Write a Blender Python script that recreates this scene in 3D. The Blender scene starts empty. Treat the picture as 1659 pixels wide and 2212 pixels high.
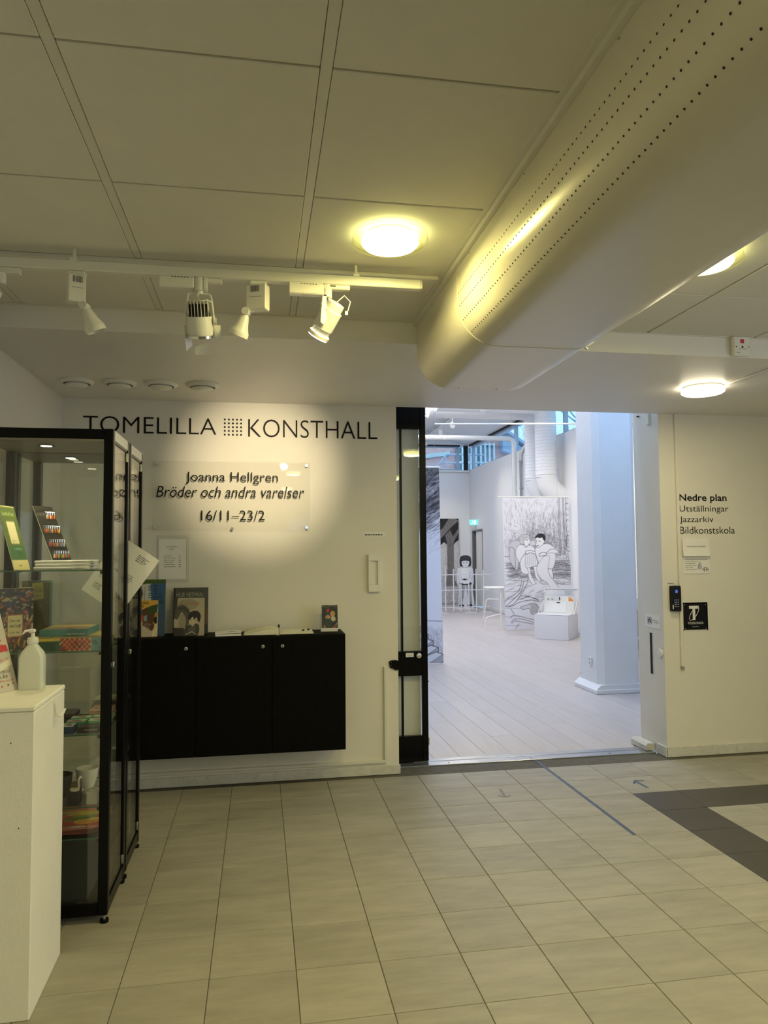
import bpy, math, random
import numpy as np
from mathutils import Vector, Matrix
random.seed(5); rng = np.random.default_rng(5)
sc = bpy.context.scene
C = sc.collection
PI = math.pi
H = 1.4763

# ------------------------------------------------------------ camera
def make_camera():
    yaw, pit, rol = 0.169787, 0.0548, -0.007559
    cy, sy = math.cos(yaw), math.sin(yaw)
    d = Vector((sy*math.cos(pit), cy*math.cos(pit), math.sin(pit)))
    r = Vector((cy, -sy, 0)); u = r.cross(d)
    r2 = r*math.cos(rol)+u*math.sin(rol); u2 = -r*math.sin(rol)+u*math.cos(rol)
    cam = bpy.data.cameras.new('camera'); o = bpy.data.objects.new('camera', cam); C.objects.link(o)
    m = Matrix((r2, u2, -d)).transposed().to_4x4(); m.translation = (0, 0, H)
    o.matrix_world = m
    cam.sensor_fit = 'VERTICAL'; cam.sensor_height = 24.0
    cam.lens = 1564.3*24.0/2212
    cam.clip_start = .05; cam.clip_end = 200
    sc.camera = o
make_camera()

# ------------------------------------------------------------ world, light, exposure
w = bpy.data.worlds.new('sky'); sc.world = w; w.use_nodes = True
bg = w.node_tree.nodes['Background']; bg.inputs[0].default_value = (.42, .70, 1.0, 1); bg.inputs[1].default_value = 1.9

def light(kind, name, loc, energy, col, rot=(0, 0, 0), **kw):
    l = bpy.data.lights.new(name, kind); l.energy = energy; l.color = col
    for k, v in kw.items(): setattr(l, k, v)
    o = bpy.data.objects.new(name, l); C.objects.link(o); o.location = loc; o.rotation_euler = rot
    return o
def aim(o, t):
    o.rotation_euler = (Vector(t)-o.location).to_track_quat('-Z', 'Y').to_euler()
    return o
# daylight entering the gallery by the high windows above the passage, plus added overhead fill lights
light('AREA', 'clerestory_daylight', (2.6, 5.30, 3.75), 250, (.31, .55, 1), (PI/2, 0, PI), shape='RECTANGLE', size=5.6, size_y=1.0)
light('AREA', 'gallery_fill', (2.0, 9.0, 4.58), 112, (.85, .88, 1), (0, 0, 0), shape='RECTANGLE', size=3.2, size_y=5)  # unseen fill added to brighten the hall, no real opening above
light('AREA', 'gallery_fill', (2.4, 14.0, 4.58), 205, (.82, .87, 1), (0, 0, 0), shape='RECTANGLE', size=3.2, size_y=4)
# daylight from the entrance windows behind the camera
light('AREA', 'entrance_daylight', (1.6, -3.9, 1.6), 3, (.9, .93, 1), (PI/2, 0, 0), shape='RECTANGLE', size=2.1, size_y=.85)
light('AREA', 'side_window_daylight', (4.66, .8, 1.6), 24, (1, .97, .94), (0, PI/2, 0), shape='RECTANGLE', size=1.35, size_y=2.1)
sc.view_settings.view_transform = 'Standard'; sc.view_settings.look = 'None'
sc.view_settings.exposure = 0.0; sc.view_settings.gamma = 1.0; sc.view_settings.use_curve_mapping = False
sc.cycles.max_bounces = 8; sc.cycles.diffuse_bounces = 4; sc.cycles.glossy_bounces = 4
sc.cycles.transparent_max_bounces = 24; sc.cycles.caustics_reflective = False; sc.cycles.caustics_refractive = False
sc.cycles.sample_clamp_indirect = 6
sc.cycles.use_denoising = True

# ------------------------------------------------------------ materials
def lin(c):
    c = np.asarray(c, float)/255.
    return np.where(c <= .04045, c/12.92, ((c+.055)/1.055)**2.4)
def S(*c): return tuple(float(v) for v in lin(c))
def mat(name, col, rough=.5, metal=0., bump=0., bscale=60, var=0., vscale=3, emis=None, estr=0, coat=0, rnd=0., stretch=None, spec=.5):
    m = bpy.data.materials.new(name); m.use_nodes = True
    nt = m.node_tree; N = nt.nodes; L = nt.links; b = N['Principled BSDF']
    b.inputs['Base Color'].default_value = (*col, 1); b.inputs['Roughness'].default_value = rough
    b.inputs['Metallic'].default_value = metal; b.inputs['Coat Weight'].default_value = coat
    b.inputs['Specular IOR Level'].default_value = spec
    if emis: b.inputs['Emission Color'].default_value = (*emis, 1); b.inputs['Emission Strength'].default_value = estr
    if var or bump or rnd:
        g = N.new('ShaderNodeNewGeometry'); mp = N.new('ShaderNodeMapping')
        L.new(g.outputs['Position'], mp.inputs['Vector'])
        if stretch: mp.inputs['Scale'].default_value = stretch
        if rnd:
            oi = N.new('ShaderNodeObjectInfo'); mu = N.new('ShaderNodeVectorMath'); mu.operation = 'SCALE'
            mu.inputs[0].default_value = (37, 53, 11); L.new(oi.outputs['Random'], mu.inputs['Scale'])
            L.new(mu.outputs[0], mp.inputs['Location'])
    if var or rnd:
        n = N.new('ShaderNodeTexNoise'); n.inputs['Scale'].default_value = vscale; n.inputs['Detail'].default_value = 6
        n.inputs['Roughness'].default_value = .65
        L.new(mp.outputs[0], n.inputs['Vector'])
        mr = N.new('ShaderNodeMapRange'); mr.inputs[1].default_value = .3; mr.inputs[2].default_value = .7
        mr.inputs[3].default_value = 1-var; mr.inputs[4].default_value = 1+var
        L.new(n.outputs[0], mr.inputs[0]); out = mr.outputs[0]
        if rnd:
            m2 = N.new('ShaderNodeMapRange'); m2.inputs[3].default_value = 1-rnd; m2.inputs[4].default_value = 1+rnd
            L.new(oi.outputs['Random'], m2.inputs[0])
            mm = N.new('ShaderNodeMath'); mm.operation = 'MULTIPLY'; L.new(out, mm.inputs[0]); L.new(m2.outputs[0], mm.inputs[1]); out = mm.outputs[0]
        vm = N.new('ShaderNodeVectorMath'); vm.operation = 'SCALE'; vm.inputs[0].default_value = col
        L.new(out, vm.inputs['Scale']); L.new(vm.outputs[0], b.inputs['Base Color'])
    if bump:
        n2 = N.new('ShaderNodeTexNoise'); n2.inputs['Scale'].default_value = bscale; n2.inputs['Detail'].default_value = 3
        L.new(mp.outputs[0], n2.inputs['Vector'])
        bp = N.new('ShaderNodeBump'); bp.inputs['Strength'].default_value = bump; bp.inputs['Distance'].default_value = .002
        L.new(n2.outputs[0], bp.inputs['Height']); L.new(bp.outputs[0], b.inputs['Normal'])
    return m
def glass_mat(name, tint=(1, 1, 1), ior=1.45, rough=0.0, haze=0.0, hcol=(.8, .8, .8)):
    m = bpy.data.materials.new(name); m.use_nodes = True; nt = m.node_tree; N = nt.nodes; L = nt.links
    N.remove(N['Principled BSDF'])
    t = N.new('ShaderNodeBsdfTransparent'); t.inputs[0].default_value = (*tint, 1)
    g = N.new('ShaderNodeBsdfGlossy'); g.inputs['Roughness'].default_value = rough
    f = N.new('ShaderNodeFresnel'); ge = N.new('ShaderNodeNewGeometry'); mr = N.new('ShaderNodeMapRange')
    mr.inputs[3].default_value = ior; mr.inputs[4].default_value = 1/ior      # same reflectance on both faces of a pane
    L.new(ge.outputs['Backfacing'], mr.inputs[0]); L.new(mr.outputs[0], f.inputs[0])
    mx = N.new('ShaderNodeMixShader'); L.new(f.outputs[0], mx.inputs[0])
    base = t.outputs[0]
    if haze:
        d = N.new('ShaderNodeBsdfDiffuse'); d.inputs[0].default_value = (*hcol, 1)
        m2 = N.new('ShaderNodeMixShader'); m2.inputs[0].default_value = haze
        L.new(t.outputs[0], m2.inputs[1]); L.new(d.outputs[0], m2.inputs[2]); base = m2.outputs[0]
    L.new(base, mx.inputs[1]); L.new(g.outputs[0], mx.inputs[2]); L.new(mx.outputs[0], N['Material Output'].inputs[0])
    return m
def print_mat(name, rough=.5, coat=0.):
    m = bpy.data.materials.new(name); m.use_nodes = True; nt = m.node_tree; b = nt.nodes['Principled BSDF']
    a = nt.nodes.new('ShaderNodeAttribute'); a.attribute_name = 'Col'
    nt.links.new(a.outputs['Color'], b.inputs['Base Color']); b.inputs['Roughness'].default_value = rough; b.inputs['Coat Weight'].default_value = coat
    return m
M = {}
M['wall'] = mat('wall_paint', (.78, .755, .68), .6, bump=.25, bscale=300, var=.02, vscale=2)
M['soffit'] = mat('soffit_paint', (.78, .76, .72), .42, bump=.15, bscale=200, var=.02)
M['panel'] = mat('ceiling_board', (.74, .72, .66), .8, bump=.2, bscale=500, var=.02, vscale=8)
M['void'] = mat('ceiling_void', (.10, .095, .08), .9, var=.1)
M['tbar'] = mat('ceiling_grid_enamel', (.72, .70, .64), .45, var=.02)
M['duct'] = mat('cream_duct_enamel', (.70, .67, .56), .27, var=.02, vscale=1.5, bump=.05, bscale=6)
M['tile'] = mat('stone_tile', (.365, .345, .282), .5, spec=.28, bump=.1, bscale=150, var=.145, vscale=3.2, rnd=.06, stretch=(1, 4.5, 1))
M['dtile'] = mat('dark_stone_tile', (.06, .055, .048), .45, bump=.1, bscale=150, var=.12, vscale=3, rnd=.05, stretch=(1, 4, 1))
M['grout'] = mat('grout', (.12, .108, .08), .9, var=.2, vscale=20)
M['black'] = mat('black_powder_coat', (.003, .003, .003), .28, var=.1, spec=.14)
M['blackwood'] = mat('black_ash_laminate', (.003, .003, .0027), .6, spec=.08, bump=.4, bscale=90, var=.25, vscale=12, stretch=(6, 6, .6))
M['blackvinyl'] = mat('black_vinyl', (.004, .004, .004), .5, var=.1, spec=.15)
M['white'] = mat('white_plastic', (.80, .79, .74), .4, var=.015)
M['track'] = mat('white_track_enamel', (.74, .73, .66), .35, var=.015)
M['plinth'] = mat('plinth_white_paint', (.90, .88, .80), .55, bump=.3, bscale=120, var=.03, vscale=5)
M['paper'] = mat('paper', (.84, .83, .80), .7, var=.02, vscale=9)
M['cream'] = mat('cream_paper', (.80, .78, .60), .7, var=.03, vscale=12)
M['ink'] = mat('printed_ink', (.03, .03, .03), .6, var=.1)
M['grey'] = mat('grey_metal', (.42, .42, .41), .35, metal=.7, var=.05)
M['chrome'] = mat('chrome', (.75, .75, .74), .15, metal=1, var=.02)
M['alu'] = mat('brushed_aluminium', (.52, .54, .57), .25, metal=.85, bump=.1, bscale=60, var=.06, stretch=(1, 8, 1))
M['glass'] = glass_mat('cabinet_glass', (.975, .985, .97), 1.56)
M['shelfglass'] = glass_mat('glass_shelf_face', (.96, .985, .965), 1.45)
M['glassedge'] = mat('green_glass_edge', (.05, .14, .08), .15, var=.1)
M['acrylic'] = glass_mat('clear_acrylic', (.985, .985, .98), 1.28, haze=.015, hcol=(.9, .88, .8))
M['frost'] = glass_mat('frosted_acrylic_ring', (.97, .97, .85), 1.3, haze=.05, hcol=(.9, .9, .6))
M['winglass'] = glass_mat('window_glass', (.92, .97, 1), 1.3)
M['lampA'] = mat('lamp_diffuser', (.9, .9, .8), .5, emis=(1, .94, .36), estr=11, var=.01)
M['lampB'] = mat('soffit_lamp_diffuser', (.9, .9, .85), .5, emis=(1, .88, .62), estr=12, var=.01)
M['lampC'] = mat('spot_lens', (.9, .9, .9), .3, emis=(1, .86, .62), estr=12, var=.01)
M['lampG'] = mat('gallery_lamp_lens', (.9, .9, .9), .3, emis=(1, .93, .8), estr=9, var=.01)
M['gwall'] = mat('gallery_wall_paint', (.80, .80, .80), .6, bump=.2, bscale=200, var=.015)
M['pillar'] = mat('pillar_paint', (.78, .79, .80), .5, bump=.5, bscale=60, var=.02, vscale=4)
M['plank'] = mat('whitewashed_plank', (.585, .525, .50), .36, bump=.15, bscale=60, var=.06, vscale=3, rnd=.035, stretch=(8, .9, 1))
M['plankgap'] = mat('plank_gap', (.40, .365, .345), .8, var=.1)
M['brick'] = mat('x', (.5, .3, .25), .9)
M['prt'] = print_mat('printed_picture', .45)
M['prtg'] = print_mat('glossy_printed_cover', .38, .06)
M['cloth'] = print_mat('printed_fabric', .85)
M['bottle'] = glass_mat('milky_plastic', (.80, .82, .76), 1.35, .25, haze=.78, hcol=(.86, .88, .80))
M['liquid'] = mat('gel', (.62, .68, .60), .2, var=.02)
M['ceramic'] = mat('glazed_ceramic', (.62, .60, .54), .2, var=.03)
M['dceramic'] = mat('dark_ceramic', (.05, .045, .04), .4, var=.1)
M['wax'] = mat('candle_wax', (.75, .72, .58), .5, var=.03)
M['blue'] = mat('blue_tape', (.05, .09, .17), .5, var=.25, vscale=40)
M['steelblue'] = mat('window_frame_paint', (.45, .52, .6), .4, var=.03)
M['bark'] = mat('bark', (.30, .36, .40), .9, var=.3)
M['roof'] = mat('roof_metal', (.42, .50, .60), .6, var=.1)
M['blueglass'] = mat('far_window_pane', (.16, .32, .42), .15, var=.3, vscale=2)
M['green'] = mat('green_cover', (.13, .22, .05), .5, var=.05)
M['fabricA'] = mat('patterned_cloth', (.42, .25, .16), .9, var=.4, vscale=60)
M['fabricB'] = mat('green_patterned_cloth', (.32, .34, .20), .9, var=.4, vscale=60)
M['tan'] = mat('tan_cloth', (.50, .44, .30), .9, var=.1, vscale=30)
M['dark'] = mat('dark_slot', (.01, .01, .01), .8, var=.1)
M['led'] = mat('blue_display', (.02, .03, .06), .3, emis=(.1, .2, .8), estr=.6, var=.01)
M['exit'] = mat('exit_sign_face', (.1, .5, .5), .4, emis=(.12, .75, .80), estr=1.2, var=.01)
M['exitw'] = mat('exit_sign_pictogram', (.9, .9, .9), .4, emis=(.8, 1, 1), estr=1.0, var=.01)
M['red'] = mat('red_print', (.55, .05, .05), .5, var=.03)
M['pink'] = mat('red_pink_print', (.65, .12, .14), .6, var=.03)
M['orange'] = mat('orange_paper', (.8, .30, .04), .6, var=.03)
M['worn'] = mat('worn_white_paint', (.66, .65, .60), .6, bump=.4, bscale=40, var=.12, vscale=25)
# brick needs its own nodes
def brick_mat():
    m = M['brick']; m.name = 'red_brickwork'; nt = m.node_tree; N = nt.nodes; L = nt.links; b = N['Principled BSDF']
    tc = N.new('ShaderNodeNewGeometry'); mp = N.new('ShaderNodeMapping'); mp.inputs['Rotation'].default_value = (PI/2, 0, 0)
    br = N.new('ShaderNodeTexBrick'); br.inputs['Color1'].default_value = (*S(244, 184, 166), 1); br.inputs['Color2'].default_value = (*S(230, 160, 142), 1)
    br.inputs['Mortar'].default_value = (*S(205, 190, 190), 1); br.inputs['Scale'].default_value = 2.0
    br.inputs['Mortar Size'].default_value = .02; br.inputs['Brick Width'].default_value = .5; br.inputs['Row Height'].default_value = .17
    L.new(tc.outputs['Position'], mp.inputs[0]); L.new(mp.outputs[0], br.inputs[0]); L.new(br.outputs[0], b.inputs['Base Color'])
brick_mat()

# ------------------------------------------------------------ mesh helpers
class MB:
    def __init__(s): s.v = []; s.f = []; s.m = []; s.mats = []
    def mi(s, m):
        if m is None: m = M['white']
        if m not in s.mats: s.mats.append(m)
        return s.mats.index(m)
    def add(s, vs, fs, m=None):
        k = len(s.v); s.v += [tuple(v) for v in vs]; i = s.mi(m)
        for f in fs: s.f.append(tuple(k+a for a in f)); s.m.append(i)
        return s
    def box(s, x0, x1, y0, y1, z0, z1, m=None, X=None, bev=0):
        if bev:
            b = min(bev, (x1-x0)/2.01, (y1-y0)/2.01, (z1-z0)/2.01); vs = []; idx = {}
            for ix, x in enumerate((x0, x1)):
                for iy, y in enumerate((y0, y1)):
                    for iz, z in enumerate((z0, z1)):
                        sx, sy, sz = (b, -b)[ix], (b, -b)[iy], (b, -b)[iz]
                        for a in range(3):
                            idx[ix, iy, iz, a] = len(vs)
                            vs.append((x if a == 0 else x+sx, y if a == 1 else y+sy, z if a == 2 else z+sz))
            fs = []
            def q(a, c):
                o = [k for k in range(3) if k != a]; r = []
                for p, t in ((0, 0), (1, 0), (1, 1), (0, 1)):
                    i = [0, 0, 0]; i[a] = c; i[o[0]] = p; i[o[1]] = t; r.append(idx[(*i, a)])
                return r
            for a in range(3):
                for c in (0, 1): fs.append(q(a, c))
            for a in range(3):
                o = [k for k in range(3) if k != a]
                for p in (0, 1):
                    for t in (0, 1):
                        i = [0, 0, 0]; i[o[0]] = p; i[o[1]] = t; j = list(i); j[a] = 1
                        fs.append([idx[(*i, o[0])], idx[(*j, o[0])], idx[(*j, o[1])], idx[(*i, o[1])]])
            for i in (0, 1):
                for j in (0, 1):
                    for k in (0, 1): fs.append([idx[i, j, k, a] for a in range(3)])
        else:
            vs = [(x, y, z) for x in (x0, x1) for y in (y0, y1) for z in (z0, z1)]
            fs = [(0, 1, 3, 2), (4, 6, 7, 5), (0, 4, 5, 1), (2, 3, 7, 6), (0, 2, 6, 4), (1, 5, 7, 3)]
        if X is not None: vs = [X @ Vector(v) for v in vs]
        return s.add(vs, fs, m)
    def cyl(s, p0, p1, r0, m=None, n=20, r1=None, caps=True):
        p0, p1 = Vector(p0), Vector(p1); r1 = r0 if r1 is None else r1
        d = (p1-p0).normalized(); a = d.orthogonal().normalized(); b = d.cross(a)
        vs = []
        for p, r in ((p0, r0), (p1, r1)):
            for k in range(n):
                t = 2*PI*k/n; vs.append(p+a*(r*math.cos(t))+b*(r*math.sin(t)))
        fs = [(k, (k+1) % n, n+(k+1) % n, n+k) for k in range(n)]
        if caps: fs += [tuple(range(n))[::-1], tuple(range(n, 2*n))]
        return s.add(vs, fs, m)
    def lathe(s, prof, o, ax, m=None, n=32, closed=False):
        """prof: list of (radius, height along ax)"""
        o = Vector(o); d = Vector(ax).normalized(); a = d.orthogonal().normalized(); b = d.cross(a)
        vs = []; fs = []
        for r, h in prof:
            for k in range(n):
                t = 2*PI*k/n; vs.append(o+d*h+a*(r*math.cos(t))+b*(r*math.sin(t)))
        P = len(prof)
        for i in range(P-1 if not closed else P):
            j = (i+1) % P
            for k in range(n): fs.append((i*n+k, i*n+(k+1) % n, j*n+(k+1) % n, j*n+k))
        if not closed:
            if prof[0][0] > 1e-6: fs.append(tuple(range(n))[::-1])
            if prof[-1][0] > 1e-6: fs.append(tuple(range((P-1)*n, P*n)))
        return s.add(vs, fs, m)
    def tube(s, pts, r, m=None, n=8):
        pts = [Vector(p) for p in pts]; vs = []; fs = []
        d0 = (pts[1]-pts[0]).normalized(); a = d0.orthogonal().normalized()
        for i, p in enumerate(pts):
            d = (pts[min(i+1, len(pts)-1)]-pts[max(i-1, 0)]).normalized()
            a = (a-d*a.dot(d)).normalized(); b = d.cross(a); rr = r[i] if isinstance(r, (list, tuple)) else r
            for k in range(n):
                t = 2*PI*k/n; vs.append(p+a*(rr*math.cos(t))+b*(rr*math.sin(t)))
        for i in range(len(pts)-1):
            for k in range(n): fs.append((i*n+k, i*n+(k+1) % n, (i+1)*n+(k+1) % n, (i+1)*n+k))
        fs += [tuple(range(n))[::-1], tuple(range((len(pts)-1)*n, len(pts)*n))]
        return s.add(vs, fs, m)
    def prism(s, poly, o, U, V, N, d, m=None):
        """poly in (u,v); extruded by d along N"""
        o, U, V, N = map(Vector, (o, U, V, N)); n = len(poly)
        vs = [o+U*p[0]+V*p[1] for p in poly]+[o+U*p[0]+V*p[1]+N*d for p in poly]
        fs = [tuple(range(n))[::-1], tuple(range(n, 2*n))]+[(k, (k+1) % n, n+(k+1) % n, n+k) for k in range(n)]
        return s.add(vs, fs, m)
    def mesh(s, name='mesh', smooth=False):
        me = bpy.data.meshes.new(name); me.from_pydata(s.v, [], s.f)
        for m in s.mats: me.materials.append(m)
        me.polygons.foreach_set('material_index', s.m)
        me.update()
        import bmesh
        bm = bmesh.new(); bm.from_mesh(me); bmesh.ops.recalc_face_normals(bm, faces=bm.faces)
        bm.to_mesh(me); bm.free()
        if smooth:
            me.polygons.foreach_set('use_smooth', [True]*len(me.polygons))
            try: me.set_sharp_from_angle(angle=math.radians(35))
            except Exception: pass
        return me
    def obj(s, name, parent=None, smooth=False, **tags):
        return link(name, s.mesh(name, smooth), parent, **tags)
def link(name, me, parent=None, **tags):
    o = bpy.data.objects.new(name, me); C.objects.link(o)
    if parent is not None:
        o.parent = parent; o.matrix_parent_inverse = world_of(parent).inverted()
    for k, v in tags.items():
        if v is not None: o[k] = v
    return o
def world_of(o):
    m = o.matrix_basis.copy()
    if o.parent is not None: m = world_of(o.parent) @ o.matrix_parent_inverse @ m
    return m
def thing(name, label, cat, loc=(0, 0, 0), group=None):
    o = bpy.data.objects.new(name, None); C.objects.link(o); o.location = loc; o.empty_display_size = .05
    o['label'] = label; o['category'] = cat
    if group: o['group'] = group
    return o
def dup(root, loc, label, group=None):
    r = root.copy(); C.objects.link(r); r.location = loc; r['label'] = label
    if group: r['group'] = group
    for ch in list(root.children):
        c = ch.copy(); C.objects.link(c); c.parent = r
        for g in ch.children:
            d = g.copy(); C.objects.link(d); d.parent = c
    return r
def struct(name, mb, **k): return mb.obj(name, kind='structure', **k)
FR = ((1, 0, 0), (0, 0, 1), (0, -1, 0))       # a surface that faces the camera: U, V, N
JB = ((0, -1, 0), (0, 0, 1), (-1, 0, 0))      # the right door jamb, facing left

def text_mesh(s, w=None, h=None, shear=0., bold=0., depth=0.0):
    cu = bpy.data.curves.new('t', 'FONT'); cu.body = s; cu.shear = shear; cu.offset = bold; cu.resolution_u = 4
    cu.align_x = 'LEFT'
    o = bpy.data.objects.new('t', cu); C.objects.link(o)
    bpy.context.view_layer.update()
    me = bpy.data.meshes.new_from_object(o.evaluated_get(bpy.context.evaluated_depsgraph_get()))
    bpy.data.objects.remove(o); bpy.data.curves.remove(cu)
    n = len(me.vertices); co = np.zeros(n*3); me.vertices.foreach_get('co', co); co = co.reshape(-1, 3)
    fs = [tuple(p.vertices) for p in me.polygons]; bpy.data.meshes.remove(me)
    mn, mx = co.min(0), co.max(0); co = co-mn; sx = sy = 1.
    if w: sx = w/(mx[0]-mn[0])
    if h: sy = h/(mx[1]-mn[1])
    if w and not h: sy = sx
    if h and not w: sx = sy
    co[:, 0] *= sx; co[:, 1] *= sy
    return co, fs
def text(mb, s, o, w, h, fr=FR, m=None, shear=0., bold=0., rise=.0015):
    """flat lettering with its own small thickness; o is the lower left corner of its box"""
    co, fs = text_mesh(s, w, h, shear, bold)
    U, V, N = map(Vector, fr); o = Vector(o)
    top = [o+U*c[0]+V*c[1]+N*rise for c in co]
    mb.add(top, fs, m or M['ink'])
    return mb
def lines(mb, o, w, n, step, th, fr=FR, m=None, seed=1, rise=.001, justify=.35):
    """rows of print too small to read: short word strips"""
    r = random.Random(seed); U, V, N = map(Vector, fr); o = Vector(o)
    for i in range(n):
        x = 0; end = w*(1-justify*r.random())
        while x < end-.004:
            l = min(r.uniform(.006, .02), end-x)
            q = [o+U*a+V*(-i*step+b)+N*rise for a, b in ((x, 0), (x+l, 0), (x+l, th), (x, th))]
            mb.add(q, [(0, 1, 2, 3)], m or M['ink']); x += l+.004
    return mb

# ------------------------------------------------------------ pictures drawn as fine coloured grids
class Cv:
    """small raster: draw in own units, y downward; becomes vertex colours of a fine grid"""
    def __init__(s, W, Hh, ux, uy, bg=(230, 230, 235), ss=2):
        s.W, s.H, s.ss = W, Hh, ss; s.ux, s.uy = ux, uy
        s.a = np.ones((Hh*ss, W*ss, 3))*np.array(bg, float)
        s.sx = W*ss/ux; s.sy = Hh*ss/uy
    def _px(s, p): p = np.asarray(p, float); return p*np.array([s.sx, s.sy])
    def _bb(s, q, pad=1):
        x0 = max(int(q[:, 0].min()-pad), 0); x1 = min(int(q[:, 0].max()+pad)+1, s.W*s.ss)
        y0 = max(int(q[:, 1].min()-pad), 0); y1 = min(int(q[:, 1].max()+pad)+1, s.H*s.ss)
        return x0, x1, y0, y1
    def poly(s, pts, col, al=1.):
        q = s._px(pts); x0, x1, y0, y1 = s._bb(q)
        if x1 <= x0 or y1 <= y0: return s
        X, Y = np.meshgrid(np.arange(x0, x1)+.5, np.arange(y0, y1)+.5); ins = np.zeros(X.shape, bool)
        for i in range(len(q)):
            (ax, ay), (bx, by) = q[i], q[(i+1) % len(q)]
            if ay == by: continue
            c = ((ay > Y) != (by > Y)) & (X < (bx-ax)*(Y-ay)/(by-ay)+ax); ins ^= c
        R = s.a[y0:y1, x0:x1]; R[ins] = R[ins]*(1-al)+np.array(col, float)*al
        return s
    def line(s, pts, wd, col, al=1.):
        q = s._px(pts); r = wd*s.sx/2
        for i in range(len(q)-1):
            a, b = q[i], q[i+1]; x0, x1, y0, y1 = s._bb(np.array([a, b]), r+1)
            if x1 <= x0 or y1 <= y0: continue
            X, Y = np.meshgrid(np.arange(x0, x1)+.5, np.arange(y0, y1)+.5); d = b-a; L2 = max((d**2).sum(), 1e-9)
            t = np.clip(((X-a[0])*d[0]+(Y-a[1])*d[1])/L2, 0, 1)
            D = np.hypot(X-a[0]-t*d[0], Y-a[1]-t*d[1]); k = (np.clip(r+.5-D, 0, 1)*al)[..., None]
            s.a[y0:y1, x0:x1] = s.a[y0:y1, x0:x1]*(1-k)+np.array(col, float)*k
        return s
    def curve(s, pts, wd, col, al=1., closed=False):
        return s.line(smooth(pts, closed), wd, col, al)
    def shape(s, pts, fill, edge=None, wd=0, al=1.):
        p = smooth(pts, True)
        if fill is not None: s.poly(p, fill, al)
        if edge is not None: s.line(np.vstack([p, p[:1]]), wd, edge)
        return s
    def ell(s, cx, cy, rx, ry, col, al=1.):
        t = np.linspace(0, 2*PI, 28, endpoint=False)
        return s.poly(np.c_[cx+rx*np.cos(t), cy+ry*np.sin(t)], col, al)
    def txt(s, st, x, y, w, h, col, shear=0., bold=0., rot=0):
        co, fs = text_mesh(st, w, h, shear, bold)
        P = np.c_[co[:, 0], h-co[:, 1]]
        if rot == 90: P = np.c_[-co[:, 1]+h, co[:, 0]]
        P = P+np.array([x, y])
        for f in fs: s.poly(P[list(f)], col)
        return s
    def hatch(s, x0, x1, y0, y1, n, ln, ang, col, wd, al=.35, mask=None, seed=0):
        r = np.random.default_rng(seed)
        for _ in range(n):
            x = r.uniform(x0, x1); y = r.uniform(y0, y1)
            if mask is not None and r.random() > mask(x, y): continue
            t = ang+r.normal(0, .18); l = ln*r.uniform(.5, 1.3)
            s.line([(x, y), (x+l*math.cos(t), y+l*math.sin(t))], wd, col, al)
        return s
    def get(s):
        k = s.ss; return s.a.reshape(s.H, k, s.W, k, 3).mean((1, 3))
def smooth(pts, closed=False, n=5):
    P = np.asarray(pts, float); out = []; N = len(P); rg = N if closed else N-1
    for i in range(rg):
        p0, p1, p2, p3 = (P[(i-1) % N], P[i], P[(i+1) % N], P[(i+2) % N]) if closed else (P[max(i-1, 0)], P[i], P[i+1], P[min(i+2, N-1)])
        for t in np.linspace(0, 1, n, endpoint=False):
            out.append(.5*((2*p1)+(-p0+p2)*t+(2*p0-5*p1+4*p2-p3)*t*t+(-p0+3*p1-3*p2+p3)*t**3))
    if not closed: out.append(P[-1])
    return np.array(out)
def picture(name, cv, o, U, V, parent=None, m=None, bulge=None, **tags):
    """grid from lower-left corner o, full width vector U, full height vector V"""
    A = cv.get() if hasattr(cv, 'get') else cv; Hh, W = A.shape[:2]
    o, U, V = (np.array(Vector(q)) for q in (o, U, V))
    uu = (np.arange(W))/(W-1.); vv = 1-(np.arange(Hh))/(Hh-1.)
    P = o+uu[None, :, None]*U+vv[:, None, None]*V
    if bulge is not None:
        n = np.cross(U, V); n /= np.linalg.norm(n); P = P+n*bulge(uu[None, :], vv[:, None])[..., None]
    me = bpy.data.meshes.new(name); me.vertices.add(W*Hh); me.vertices.foreach_set('co', P.reshape(-1))
    I = np.arange(W*Hh).reshape(Hh, W); F = np.stack([I[1:, :-1], I[1:, 1:], I[:-1, 1:], I[:-1, :-1]], -1).reshape(-1, 4)
    me.loops.add(F.size); me.loops.foreach_set('vertex_index', F.reshape(-1)); me.polygons.add(len(F))
    me.polygons.foreach_set('loop_start', np.arange(len(F))*4)
    me.update(calc_edges=True); me.validate()
    ca = me.color_attributes.new('Col', 'FLOAT_COLOR', 'POINT')
    ca.data.foreach_set('color', np.concatenate([lin(np.clip(A, 0, 255)), np.ones((Hh, W, 1))], -1).reshape(-1))
    me.materials.append(m or M['prt'])
    return link(name, me, parent, **tags)

# ============================================================ STRUCTURE
ZS = 2.467; ZC = 2.572; YW = 4.83; XL = -1.24; YS = 3.34
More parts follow.
